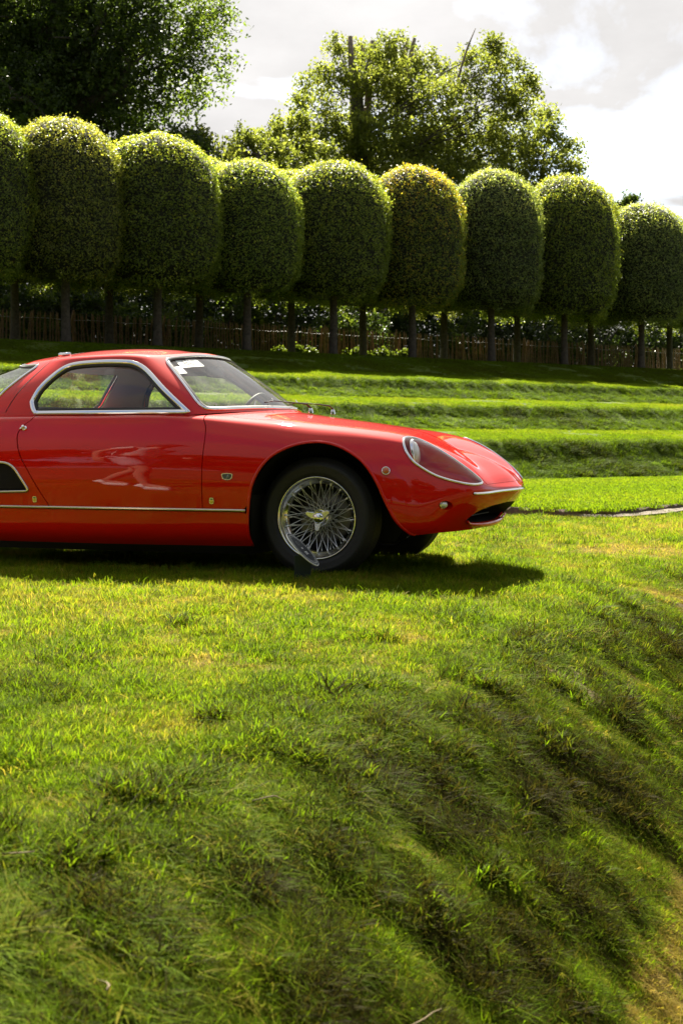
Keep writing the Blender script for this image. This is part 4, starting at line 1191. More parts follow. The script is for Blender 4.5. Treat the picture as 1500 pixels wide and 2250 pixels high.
door_d = panel(body, door_poly)
VENT = round_poly([(-1.99, .585), (-1.685, .575), (-1.583, .425), (-1.99, .412)], [.03, .06, .025, .03])
vent_st = body.inv_xz(VENT, 4, 7, 2, 6)
# ---- fender / nose shell
BON = [(s_at_x(-.335, 6.38), 6.38)] + [(s_, t_) for s_, t_ in ((11, 6.42), (12, 6.42), (13, 6.46), (13.27, 6.50), (14.09, 6.36), (14.61, 5.98), (15.06, 5.26), (15.31, 4.60), (15.5, 4.08))]
bon_edge = smooth_curve(BON, 60)
bon_front = smooth_curve([(15.5, 4.08), (16.17, 4.20), (17, 4.28)], 14)
HL_ST = [(13.05, 5.93), (13.03, 5.4), (13.12, 4.84), (13.27, 4.45), (13.47, 4.19), (13.97, 3.89), (14.47, 3.79), (14.88, 3.81), (15.20, 4.02), (15.27, 4.2), (15.24, 4.33), (15.14, 4.58), (14.76, 5.14), (14.39, 5.58), (13.9, 6.02), (13.49, 6.24), (13.2, 6.18)]
hl_st = smooth_curve(HL_ST, 72, True)
MOUTH = [(-.415, .290), (-.405, .318), (-.35, .346), (-.25, .361), (-.1, .370), (0, .372)]
mo_up = smooth_curve(MOUTH, 26); mo_lo = smooth_curve([(-.415, .290), (-.36, .274), (-.22, .264), (-.1, .261), (0, .260)], 22)
mo_up_st = body.inv_xz(mo_up, 15, 17, 0, 3, axes=(1, 2)); mo_lo_st = body.inv_xz(mo_lo, 15, 17, 0, 3, axes=(1, 2))
mo_up_st[-1, 0] = 17; mo_lo_st[-1, 0] = 17
fog_st = body.inv_xz(np.array([(.665 + .030 * math.cos(a), .375 + .022 * math.sin(a)) for a in np.linspace(0, 2 * math.pi, 20, endpoint=False)]), 13, 16, 1, 4)
trim_f = t_line(TRIM_Z + 0.004, np.linspace(-.565, -.325, 10))
shell_outer = np.concatenate([
    shift_s(dF, gap)[::-1][1:], trim_f[1:-1],
    arch_st[(ARCH[:, 1] > TRIM_Z + .006) | (ARCH[:, 0] > 0)],
    [(s_, 0) for s_ in np.linspace(arch_st[-1, 0] + .15, 17, 14)],
    mo_lo_st[::-1][0:], mo_up_st[1:],
    [(17, t_) for t_ in np.linspace(mo_up_st[-1, 1] + .15, 4.18, 8)],
    bon_front[::-1], bon_edge[::-1][1:],
    [(s_at_x(-.335, 6.8), 6.8), (s_at_x(-.322, 7.4), 7.4), (s_at_x(-.315, 8), 8), (s_at_x(-.43, 8), 8), (s_at_x(-.49, 7.4), 7.4), (s_at_x(-.60, 6.6), 6.6), (s_at_x(-.612, BELT_T), BELT_T)],
])
shell_d = panel(body, shell_outer, [hl_st, fog_st], both=True)
gp = 0.012
bonnet_poly = np.concatenate([bon_edge + [.028, .022], bon_front[1:] + [0, .035], [(17, t_) for t_ in np.linspace(4.5, 7.96, 16)],
                              [(s_, 7.96) for s_ in np.linspace(16.8, s_at_x(-.303, 7.96), 44)], [(s_at_x(-.31, 7.4), 7.4), (s_at_x(-.323, 6.8), 6.8)]])
bonnet_d = panel(body, bonnet_poly, step=(.08, .12), off=0.0, both=True)
# ---- rear quarter, tail and rear deck
trim_q = t_line(TRIM_Z + 0.004, np.linspace(-1.98, -1.475, 12))
quarter_outer = np.concatenate([[(0, t_) for t_ in np.linspace(7.9, 0, 20)], [(s_, 0) for s_ in np.linspace(.3, rarch_st[0, 0] - .1, 12)],
                                rarch_st[(RARCH[:, 1] > TRIM_Z + .006) | (RARCH[:, 0] < -2.35)], trim_q[1:-1], shift_s(dR, -gap),
                                [(s_at_x(-1.66, 6.5), 6.5), (s_at_x(-1.85, 7.0), 7.0), (4.6, 7.6), (4.0, 7.9)]])
quarter_d = panel(body, quarter_outer, [vent_st], both=True)
# ---- sill between the wheels
fz = arch_st[(ARCH[:, 1] < TRIM_Z - .004) & (ARCH[:, 0] < 0)]; rz_ = rarch_st[(RARCH[:, 1] < TRIM_Z - .004) & (RARCH[:, 0] > -2.35)]
trim_all = t_line(TRIM_Z - 0.004, np.linspace(-1.98, -.33, 50))
sill_outer = np.concatenate([[(s_, 0) for s_ in np.linspace(rz_[-1, 0] + .05, fz[0, 0] - .05, 40)], fz, trim_all[::-1][1:-1], rz_])
sill_d = panel(body, sill_outer)

panel_obj('body_shell', shell_d, ('paint', 'black'), car)
panel_obj('bonnet', bonnet_d, ('paint', 'black'), car)
door = panel_obj('door', door_d, ('paint', 'black'), car)
door_far = panel_obj('door', mirrored(*door_d), ('paint', 'black'), car)
panel_obj('rear_quarter', quarter_d, ('paint', 'black'), car)
panel_obj('sill', sill_d, ('paint', 'black'), car)
panel_obj('sill', mirrored(*sill_d), ('paint', 'black'), car)
# dark inner shell behind every gap
inner_outer = np.concatenate([[(s_, .0) for s_ in np.linspace(rz_[-1, 0] + .06, fz[0, 0] - .06, 30)], arch_st[:, :] + [-.06, .0], [(s_, 0.0) for s_ in np.linspace(arch_st[-1, 0] + .1, 15.4, 12)],
                              [(15.4, 3.2), (14.6, 3.0), (12.9, 3.4), (12.6, 5.0), (12.7, 6.9), (9.4, 6.9), (9.0, 6.3), (5.2, 6.3), (4.0, 6.8), (2.6, 5.0), (2.6, 0.3)], rarch_st + [.04, 0]])
inner_outer = np.concatenate([[(s_, .02) for s_ in np.linspace(6.1, 9.6, 20)], [(9.7, 5.9), (9.0, 6.05), (5.4, 6.05), (5.3, 5.0)]])
panel_obj('inner_panel', panel(body, inner_outer, off=-0.028, back=False, both=True, step=(.2, .3)), ('black',), car)

# ---- wheel wells, floor and bulkheads: dark inner body
mb = MB()
def well(xc, r, z0):
    a = np.linspace(R(4), R(176), 24)
    o = [(xc + r * math.cos(t), -.70, .31 + r * math.sin(t)) for t in a]; i = [(xc + r * math.cos(t), -.38, .31 + r * math.sin(t)) for t in a]
    for sg in (1, -1):
        oo = [(p[0], p[1] * sg, p[2]) for p in o]; ii = [(p[0], p[1] * sg, p[2]) for p in i]; k = len(oo)
        mb.add(oo + ii, [(j, j + 1, k + j + 1, k + j) for j in range(k - 1)]); jj = ii + [(ii[-1][0] + .06, ii[-1][1], .17), (ii[0][0] - .10, ii[0][1], .17)]; mb.add(jj, [tuple(range(k + 2))])
well(.035, .395, .31); well(-2.35, .395, .31)
mb.box((-1.15, 0, .155), (1.56, 1.24, .10)); mb.box((.10, 0, .33), (.95, .74, .06)); mb.box((-2.45, 0, .33), (1.0, .74, .06))
mb.box((-.36, 0, .45), (.03, 1.36, .60)); mb.box((-1.90, 0, .45), (.03, 1.36, .58)); mb.box((.58, 0, .42), (.03, .70, .22))
mb.obj('inner_body', M['black'], car)

# ---- wheel arch lips: rolled edge
prof_lip = oval(.016, .010, 8, -.002)
items = [sweep(body.at(arch_st), body.normal(arch_st), prof_lip, False), sweep(body.at(rarch_st), body.normal(rarch_st), prof_lip, False)]
for it in items:
    for sg_ in (1, -1):
        mb = MB(); mb.add(np.asarray(it[0]) * [1, sg_, 1], it[1]); mb.obj('arch_lip', M['paint'], car)

# ---- sill trim strip
tr = t_line(TRIM_Z, np.linspace(-1.96, -.335, 60))
sweep_obj('sill_trim', [sweep(body.at(tr), body.normal(tr), [(-.008, -.004), (.008, -.004), (.009, .003), (.005, .009), (-.005, .009), (-.009, .003)], False)], 'trimgold', car, both=True)

# ---- side vent: chrome surround with a black mesh of wires
vx, vn = body.at(vent_st), body.normal(vent_st)
vent = sweep_obj('side_vent', [sweep(vx, vn, oval(.016, .014, 8, .003))], 'trimgold', car)
vd = panel(body, vent_st, off=-.035, back=False, step=(.1, .2)); panel_obj('vent_backing', vd, ('black',), vent)
mb = MB()
for k in range(-6, 60):
    for sg in (1, -1):
        ln = []
        for z_ in np.linspace(.40, .60, 12):
            x_ = -2.0 + k * .012 + sg * (z_ - .5) * 0.62
            ln.append((x_, z_))
        ln = [p for p in ln if inside(np.array([p]), VENT)[0]]
        if len(ln) > 1:
            s_ = body.inv_xz(np.array(ln), 4, 7, 2, 6); mb.tube(body.at(s_) - body.normal(s_) * (.012 + .002 * sg), .0013, 4, cap=False)
mb.obj('vent_mesh', M['grille'], vent, fix=False)['kind'] = 'stuff'

# ---- cabin: metal with window openings
WIN = [(-1.668, .905), (-1.640, .975), (-1.595, 1.035), (-1.530, 1.092), (-1.455, 1.118), (-1.30, 1.128), (-1.16, 1.126), (-1.085, 1.116), (-1.00, 1.075), (-.86, .965), (-.70, .842), (-.80, .838), (-1.2, .836), (-1.60, .838), (-1.632, .842)]
win_poly = np.concatenate([smooth_curve(WIN[:11], 60), [(-.705, .8385)], [(x_, .836) for x_ in np.linspace(-.72, -1.60, 24)], [(-1.630, .838)], smooth_curve([(-1.636, .842), (-1.655, .87), (-1.668, .905)], 6)[1:-1]])
win_st = cabin.inv_xz(win_poly, 2.8, 7.4, 0, 3)
# windscreen and backlight outlines (net parameters), half, closing on the middle line
ws_half = np.concatenate([[(9, .10)], [(s_, .10) for s_ in np.linspace(8.8, 7.40, 12)], smooth_curve([(7.30, .11), (7.18, .16), (7.12, .30)], 8), [(7.10, t_) for t_ in np.linspace(.45, 1.72, 12)], smooth_curve([(7.10, 1.80), (7.15, 1.98), (7.32, 2.08)], 8), [(s_, 2.10) for s_ in np.linspace(7.5, 9, 14)]])
rw_half = np.concatenate([[(0, .12)], [(s_, .12) for s_ in np.linspace(.2, 2.2, 12)], smooth_curve([(2.35, .15), (2.55, .25), (2.66, .45)], 8), [(2.70, t_) for t_ in np.linspace(.6, 1.72, 10)], smooth_curve([(2.70, 1.82), (2.60, 2.02), (2.40, 2.08)], 8), [(s_, 2.08) for s_ in np.linspace(2.2, 0, 14)]])
cab_outer = np.concatenate([rw_half[::-1], [(0, 0.0)], [(s_, 0) for s_ in np.linspace(.3, 8.8, 50)], [(9, 0)], ws_half, [(9, t_) for t_ in np.linspace(2.3, 3.98, 10)], [(s_, 3.98) for s_ in np.linspace(8.8, .2, 30)], [(0, t_) for t_ in np.linspace(3.98, 2.3, 10)]])
roof_d = panel(cabin, cab_outer, [win_st], step=(.10, .12), thick=.022, both=True, rim_mat=2)
panel_obj('roof', roof_d, ('paint', 'headliner', 'seal'), car)

# ---- side windows: two overlapping sliding panes, chrome frame
wx, wn_ = cabin.at(win_st), cabin.normal(win_st)
frame_prof = [(-.004, -.006), (.020, -.006), (.022, .004), (.016, .012), (.008, .010), (.002, .014), (-.004, .008)]
ctr = win_st.mean(0)
# make sure the profile's positive side points into the opening
def inward(pts, nrm):
    T = np.roll(pts, -1, 0) - np.roll(pts, 1, 0); B = np.cross(nrm, T); return ((pts.mean(0) - pts) * B).sum(1).mean() > 0
sgn = 1 if inward(wx, wn_) else -1
for side in (1, -1):
    sw = thing  # placeholder to keep names short
    V, Fs = sweep(wx, wn_, [(a * sgn, b) for a, b in frame_prof])
    V2, Fs2 = sweep(wx, wn_, [(a * sgn, b) for a, b in [(.016, -.012), (.034, -.012), (.034, .002), (.016, .002)]])
    if side < 0: V = np.asarray(V) * [1, -1, 1]; V2 = np.asarray(V2) * [1, -1, 1]
    fo_ = add_obj('side_window', None, car)
    mb = MB(); mb.add(V, Fs); mb.obj('window_frame', M['chrome'], fo_)
    mb = MB(); mb.add(V2, Fs2); mb.obj('window_seal', M['seal'], fo_)
    for (x0, x1, o_) in ((-1.70, -1.20, -.006), (-1.26, -.60, -.012)):
        pl = [(x0, .80), (x1, .80), (x1, 1.2), (x0, 1.2)]
        # clip the opening outline to this pane
        w_ = win_poly[(win_poly[:, 0] >= x0) & (win_poly[:, 0] <= x1)]
        cutx = x1 if x0 < -1.5 else x0
        zt = np.interp(cutx, [-1.30, -1.16], [1.128, 1.126])
        ordd = np.argsort(np.arctan2(w_[:, 1] - .97, w_[:, 0] - (x0 + x1) / 2)); w2 = np.concatenate([w_, [(cutx, .836), (cutx, zt)]])
        ordd = np.argsort(np.arctan2(w2[:, 1] - .97, w2[:, 0] - np.clip((x0 + x1) / 2, -1.5, -.95)))
        st_ = cabin.inv_xz(w2[ordd], 2.8, 7.4, 0, 3)
        pd_ = panel(cabin, st_, off=o_, back=False, step=(.2, .25)); pd_ = mirrored(*pd_) if side < 0 else pd_
        panel_obj('pane', pd_, ('plexi',), fo_)

# ---- windscreen and backlight
def screen(name, half, mat, prof_c, off=-.004):
    full = np.concatenate([half, (np.stack([2 * half[0, 0] - half[:, 0], half[:, 1]], 1))[::-1][1:-1]])
    pd_ = panel(cabin, full, off=off, back=False, step=(.12, .12))
    g = panel_obj(name, pd_, (mat,), car)
    X = cabin.at(full); Nn = cabin.normal(full); sg = 1 if inward(X, Nn) else -1
    V, Fs = sweep(X, Nn, [(a * sg, b) for a, b in prof_c]); mb = MB(); mb.add(V, Fs); mb.obj('screen_trim', M['chrome'], g)
    V, Fs = sweep(X, Nn, [(a * sg, b) for a, b in [(.008, -.008), (.022, -.008), (.022, .003), (.008, .003)]]); mb = MB(); mb.add(V, Fs); mb.obj('rubber_seal', M['seal'], g)
    return g
prof_s = [(-.006, -.004), (.009, -.004), (.010, .004), (.004, .009), (-.004, .006)]
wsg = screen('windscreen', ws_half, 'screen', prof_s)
rwg = screen('rear_window', rw_half, 'glass', prof_s)

# ---- roof seam ahead of the backlight and its hinge
se = smooth_curve([(3.05, .25), (3.05, 1.0), (3.05, 1.9), (2.95, 2.6), (2.7, 3.1), (2.2, 3.6), (1.4, 3.9)], 40)
sweep_obj('hatch_seam', [sweep(cabin.at(se), cabin.normal(se), [(-.0025, -.004), (.0025, -.004), (.0025, .0007), (-.0025, .0007)], False)], 'black', car, both=True)
hs_ = np.array([(2.75, 3.12)]); hp = cabin.at(hs_)[0]; mb = MB()
mb.box((hp[0], hp[1], hp[2] + .008), (.07, .02, .014)); mb.tube([(hp[0] - .03, hp[1], hp[2] + .014), (hp[0] + .035, hp[1], hp[2] + .014)], .007, 8)
mb.obj('hatch_hinge', M['chrome'], car)

# ---- headlights
def headlight(side):
    m_ = np.array([1, side, 1.0])
    X, Nn = body.at(hl_st), body.normal(hl_st)
    sg = 1 if inward(X, Nn) else -1
    V, Fs = sweep(X, Nn, [(a * sg, b) for a, b in oval(.014, .011, 8, .003, .003)])
    h = add_obj('headlight', None, car)
    mb = MB(); mb.add(np.asarray(V) * m_, Fs); mb.obj('chrome_rim', M['chrome'], h)
    dm = seg_dist
    def depth(st): 
        d = seg_dist(st * [.17, .10], hl_st * [.17, .10]); xx = body.at(st)[:, 0]
        return -(.012 + (1 - np.exp(-d / .018)) * np.interp(xx, [.45, .52, .66, .80], [.10, .12, .075, .02]))
    bd = panel(body, hl_st, step=(.05, .06), shape=depth, back=False); bd = bd if side > 0 else mirrored(*bd)
    panel_obj('lamp_bucket', bd, ('paint',), h)
    cd = panel(body, hl_st, step=(.08, .10), off=.001, back=False, shape=lambda st: .012 * (1 - np.exp(-seg_dist(st * [.17, .10], hl_st * [.17, .10]) / .02))); cd = cd if side > 0 else mirrored(*cd)
    panel_obj('cover_glass', cd, ('lampglass',), h)
    mb = MB(); mb.lathe([(.0, .030), (.03, .027), (.055, .018), (.070, .004), (.072, .0)], 32, 0, 'X'); lens = mb.obj('lamp_lens', M['lens'], h)
    mb = MB(); mb.lathe([(.070, -.012), (.078, -.012), (.080, .002), (.076, .009), (.070, .004)], 32, 0, 'X'); ring = mb.obj('lamp_ring', M['chrome'], h)
    for o in (lens, ring):
        o.location = (.487, -.575 * side, .630); o.rotation_euler = (0, R(-8), R(3 * side)); o.scale = (1, .62, .92)
    return h
headlight(1); headlight(-1)

# ---- indicators, fog lamps
def on_body(x, z, i0=4, i1=16.5, k0=1, k1=6.5):
    s_ = body.inv_xz(np.array([(x, z)]), i0, i1, k0, k1); return body.at(s_)[0], body.normal(s_)[0]
def place(o, p, n, side=1, lift=0.0, up=(0, 0, 1)):
    """Local Z of the object along the surface normal, local Y up."""
    z = Vector(n) if side > 0 else Vector((n[0], -n[1], n[2])); p = Vector(p) if side > 0 else Vector((p[0], -p[1], p[2]))
    x = Vector(up).cross(z).normalized(); y = z.cross(x)
    o.matrix_local = Matrix.Translation(p + z * lift) @ Matrix((x, y, z)).transposed().to_4x4()
for side in (1, -1):
    p, n = on_body(.392, .545, 11, 15)
    ind = add_obj('indicator', None, car)
    mb = MB(); mb.lathe([(0, .012), (.010, .011), (.016, .006), (.0175, 0)], 24, 0, 'Z'); a = mb.obj('amber_lens', M['amber'], ind)
    mb = MB(); mb.lathe([(.0165, 0), (.0165, .006), (.019, .007), (.0215, .004), (.022, -.003)], 24, 0, 'Z'); mb.obj('lens_ring', M['chrome'], ind)
    place(ind, p, n, side, .001)
    fx = body.at(fog_st); c = fx.mean(0); nn = body.normal(fog_st).mean(0); nn /= np.linalg.norm(nn)
    fg = add_obj('fog_lamp', None, car)
    mb = MB(); k = len(fx); inn = [c + (q - c) * .55 - nn * .05 for q in fx]
    mb.add(np.concatenate([fx, np.array(inn)]) * [1, side, 1], [(j, (j + 1) % k, k + (j + 1) % k, k + j) for j in range(k)]); mb.add(np.array(inn) * [1, side, 1], [tuple(range(k))]); mb.obj('lamp_recess', M['paint'], fg)
    mb = MB(); mb.lathe([(0, .028), (.010, .025), (.018, .015), (.021, .0)], 24, 0, 'X'); l_ = mb.obj('clear_lens', M['lens'], fg)
    mb = MB(); mb.lathe([(.020, -.006), (.024, -.004), (.0245, .004), (.021, .006)], 24, 0, 'X'); r_ = mb.obj('lens_ring', M['chrome'], fg)
    for o in (l_, r_): o.location = ((c - nn * .012) * [1, side, 1]) + np.array([-.012, 0, 0]); o.rotation_euler = (0, 0, R(-22 * side))

# ---- bumper blade round the nose
bl = smooth_curve([(15.02, 3.10), (15.5, 3.1), (16, 3.1), (16.5, 3.1), (17, 3.1), (17.5, 3.1), (18, 3.1), (18.5, 3.1), (18.98, 3.10)], 70)
bx_, bn_ = body.at(bl), body.normal(bl)
k = len(bl); V = []
tp_ = np.sin(np.linspace(0, math.pi, k)) ** .25
V, Fs = sweep(bx_, bn_, [(-.006, -.006), (.007, -.006), (.008, .005), (.004, .012), (-.002, .011), (-.006, .005)], False)
sweep_obj('bumper', [(V, Fs)], 'chrome', car)

# ---- air intake: dark duct, red lower lip, bars
duct = np.concatenate([mo_up_st, mo_lo_st[::-1][1:]]); dx = body.at(duct)
mb = MB()
full = np.concatenate([dx, (dx * [1, -1, 1])[::-1][1:]]) if False else None
up3, lo3 = body.at(mo_up_st), body.at(mo_lo_st)
ringp = np.concatenate([up3, (up3 * [1, -1, 1])[::-1][1:], (lo3 * [1, -1, 1])[1:], lo3[::-1][1:-1]])
bk = ringp * [1, .86, .9] + [-.20, 0, .032]; k = len(ringp)
mb.add(np.concatenate([ringp, bk]), [(j, (j + 1) % k, k + (j + 1) % k, k + j) for j in range(k)]); mb.add(bk, [tuple(range(k))])
intake = mb.obj('air_intake', M['black'], car)
lipc = np.concatenate([lo3, (lo3 * [1, -1, 1])[::-1][1:]])
mb = MB(); mb.tube(lipc + [.010, 0, -.004], [.006 + .011 * math.sin(math.pi * j / (len(lipc) - 1)) for j in range(len(lipc))], 10); mb.obj('intake_lip', M['paint'], intake)
mb = MB()
for z_ in (.30, .325, .35):
    mb.tube([(.66, y_, z_) for y_ in np.linspace(-.27, .27, 8)], .004, 6)
mb.obj('intake_bar', M['grille'], intake)

# ---- badges, handle, fuel flap
sh = [(-.032, .012), (-.024, .0165), (0, .0185), (.024, .0165), (.032, .012), (.026, -.010), (.014, -.0155), (0, -.0175), (-.014, -.0155), (-.026, -.010)]
def plate(mb, pts, z0, z1, mi=0):
    k = len(pts); mb.add([(a, b, z0) for a, b in pts] + [(a, b, z1) for a, b in pts], [tuple(range(k, 2 * k))] + [(j, (j + 1) % k, k + (j + 1) % k, k + j) for j in range(k)], mi)
def text_mesh(body_, size, name):
    cu = bpy.data.curves.new(name, 'FONT'); cu.body = body_; cu.size = size; cu.align_x = 'CENTER'; cu.align_y = 'CENTER'; cu.extrude = 0.0004
    o = bpy.data.objects.new(name, cu); COL.objects.link(o)
    dg = bpy.context.evaluated_depsgraph_get(); me = bpy.data.meshes.new_from_object(o.evaluated_get(dg)); bpy.data.objects.remove(o)
    return me
bd_ = add_obj('badge', None, car); p, n = on_body(-.428, .512, 8, 11)
mb = MB(); plate(mb, sh, -.002, .003); mb.obj('badge_border', M['silver'], bd_, smooth=False)
mb = MB(); plate(mb, [(a * .84, b * .80) for a, b in sh], .0, .0036); mb.obj('badge_field', M['teal'], bd_, smooth=False)
mb = MB()
for pts in ([(-.012, -.008), (-.004, -.009), (.000, -.006), (.006, .009), (.007, .010), (.0075, .0), (.009, -.008)], [(.001, -.001), (.010, -.001)]):
    mb.tube([(a, b, .0040) for a, b in pts], .0009, 4)
mb.obj('badge_script', M['silver'], bd_)
place(bd_, p, n, 1, .001)
for (x_, z_) in ((-1.555, .382), (-.520, .388)):
    b2 = add_obj('crest_badge', None, car); p, n = on_body(x_, z_, 5, 11, 1, 4)
    mb = MB(); plate(mb, [(-.011, .015), (0, .017), (.011, .015), (.0125, .0), (.011, -.014), (0, -.017), (-.011, -.014), (-.0125, 0)], -.002, .003); mb.obj('crest_border', M['silver'], b2, smooth=False)
    mb = MB(); plate(mb, [(-.0085, .004), (.0085, .004), (.0095, 0), (.0085, -.011), (0, -.0135), (-.0085, -.011), (-.0095, 0)], 0, .0036); mb.obj('crest_field', M['gold'], b2, smooth=False)
    mb = MB(); plate(mb, [(-.0085, .012), (.0085, .012), (.0085, .006), (-.0085, .006)], 0, .0038); mb.obj('crest_band', M['teal'], b2, smooth=False)
    place(b2, p, n, 1, .001)
for side in (1, -1):
    hd = add_obj('door_handle', None, car); p, n = on_body(-1.645, .762, 5, 8, 3, 6)
    mb = MB(); mb.lathe([(0, .006), (.014, .006), (.019, .002), (.020, -.002)], 20, 0, 'Z'); mb.tube([(0, 0, .004), (.0, .0, .022)], .011, 14); mb.lathe([(.0, .033), (.009, .032), (.0125, .028), (.0125, .022), (.0, .021)], 18, 0, 'Z')
    mb.obj('push_button', M['chrome'], hd)
    mb = MB(); mb.tube([(.004, .0, .006), (.022, -.008, .012), (.035, -.012, .006)] if side < 0 else [(-.004, .0, .006), (-.022, -.008, .012), (-.035, -.012, .006)], [.007, .008, .006], 10); mb.obj('lever', M['chrome'], hd)
    place(hd, p, n, side, .0); hd.scale = (.72, .72, .72)
fl = body.inv_xz(np.array([(0, 0)]), 9, 11, 5, 6)  # flap on the scuttle
flc = smooth_curve([(9.15, 6.25), (9.2, 6.02), (9.6, 5.93), (10.0, 6.02), (10.1, 6.25)], 24)
sweep_obj('scuttle_flap', [sweep(body.at(flc), body.normal(flc), [(-.0014, -.003), (.0014, -.003), (.0014, .0006), (-.0014, .0006)], False)], 'black', car)

# ---- wipers
for (yb, ang) in ((.0, 0), (.36, 0)):
    w = add_obj('wiper', None, car); base = Vector((-.285, yb, .848))
    mb = MB(); mb.lathe([(.014, 0), (.013, .016), (.010, .026), (0, .03)], 16, 0, 'Z', tuple(base)); mb.obj('wiper_pivot', M['chrome'], w)
    mid = base + Vector((-.045, -.12, .055)); end = base + Vector((-.115, -.27, .062))
    mb = MB(); mb.tube([base + Vector((0, 0, .03)), base + Vector((-.006, -.05, .048)), mid, end], [.005, .004, .003, .0025], 8); mb.obj('wiper_arm', M['wiper'], w)
    mb = MB(); mb.tube([end + Vector((-.07, .15, .018)), end, end + Vector((.02, -.17, -.014))], .003, 6); mb.obj('wiper_blade', M['wiper'], w)

# ---- stickers on the inside of the windscreen
def on_cabin(s_, t_): st_ = np.array([(s_, t_)]); return cabin.at(st_)[0], cabin.normal(st_)[0]
def cab_patch(s0, s1, t0, t1, off):
    return panel(cabin, np.array([(s0, t0), (s1, t0), (s1, t1), (s0, t1)]), off=off, back=False, step=(.1, .1))
big = panel_obj('number_sticker', cab_patch(7.42, 8.05, 1.62, 1.98, -.0065), ('white',), car)
p, n = on_cabin(7.72, 1.80)
tx = text_mesh('86', .075, 'sticker_number'); tx.materials.clear(); tx.materials.append(M['ink']); to = add_obj('sticker_number', tx, big); place(to, p, n, 1, -.004)
small = panel_obj('pass_sticker', cab_patch(7.22, 7.42, 1.42, 1.68, -.0065), ('white',), car)
mb = MB()
p, n = on_cabin(7.32, 1.55)
for i in range(3): mb.box((0, .014 - .013 * i, 0), (.034 - .006 * i, .004, .0006))
o = mb.obj('sticker_print', M['ink'], small, smooth=False); place(o, p, n, 1, -.004)
p, n = on_cabin(7.33, .30); tx = text_mesh('909', .042, 'etched_number'); tx.materials.clear(); tx.materials.append(M['ink']); to = add_obj('etched_number', tx, wsg); place(to, p, n, 1, .002)

# ---- inside
def rbox(name, c, d, mat, parent, rot=None, w=.03):
    mb = MB(); mb.box((0, 0, 0), d); o = mb.obj(name, M[mat], parent); bevel(o, w, 4); o.location = c
    if rot: o.rotation_euler = rot
    return o
for yy, mt in ((-.33, 'redseat'), (.33, 'redseat')):
    s_ = add_obj('seat', None, car)
    rbox('seat_cushion', (-1.12, yy, .38), (.50, .46, .16), mt, s_, (0, R(-8), 0), .05)
    rbox('seat_back', (-1.44, yy, .60), (.13, .44, .52), mt, s_, (0, R(-17), 0), .05)
rbox('rear_shelf', (-2.10, 0, .868), (.98, .96, .05), 'seat', car, (0, R(1.5), 0), .02)
rbox('dashboard', (-.60, 0, .785), (.24, 1.20, .11), 'dash', car, (0, R(6), 0), .03)
stw = add_obj('steering_wheel', None, car, (-.80, .33, .80), (0, R(-64), 0))
mb = MB(); mb.tube([(.185 * math.cos(a), .185 * math.sin(a), 0) for a in np.linspace(0, 2 * math.pi, 40, endpoint=False)], .011, 8, closed=True); mb.obj('wheel_rim', M['wood'], stw)
mb = MB()
for a in (90, 210, 330): mb.box((.09 * math.cos(R(a)), .09 * math.sin(R(a)), -.012), (.17, .02, .004), Matrix.Rotation(R(a), 3, 'Z'))
mb.lathe([(0, .004), (.03, .0), (.035, -.02), (.02, -.05)], 20, 0, 'Z'); mb.obj('wheel_spokes', M['steel'], stw, smooth=False)
mb = MB(); mb.tube([(0, 0, -.05), (0, 0, -.30)], .02, 10); mb.obj('steering_column', M['dash'], stw)
mir = add_obj('rear_view_mirror', None, car, (-.87, 0, 1.085))
o = rbox('mirror_case', (0, 0, 0), (.025, .22, .065), 'dash', mir, (0, R(-8), 0), .012)
mb = MB(); mb.tube([(.03, 0, .075), (.012, 0, .02)], .006, 8); mb.obj('mirror_stem', M['dash'], mir)

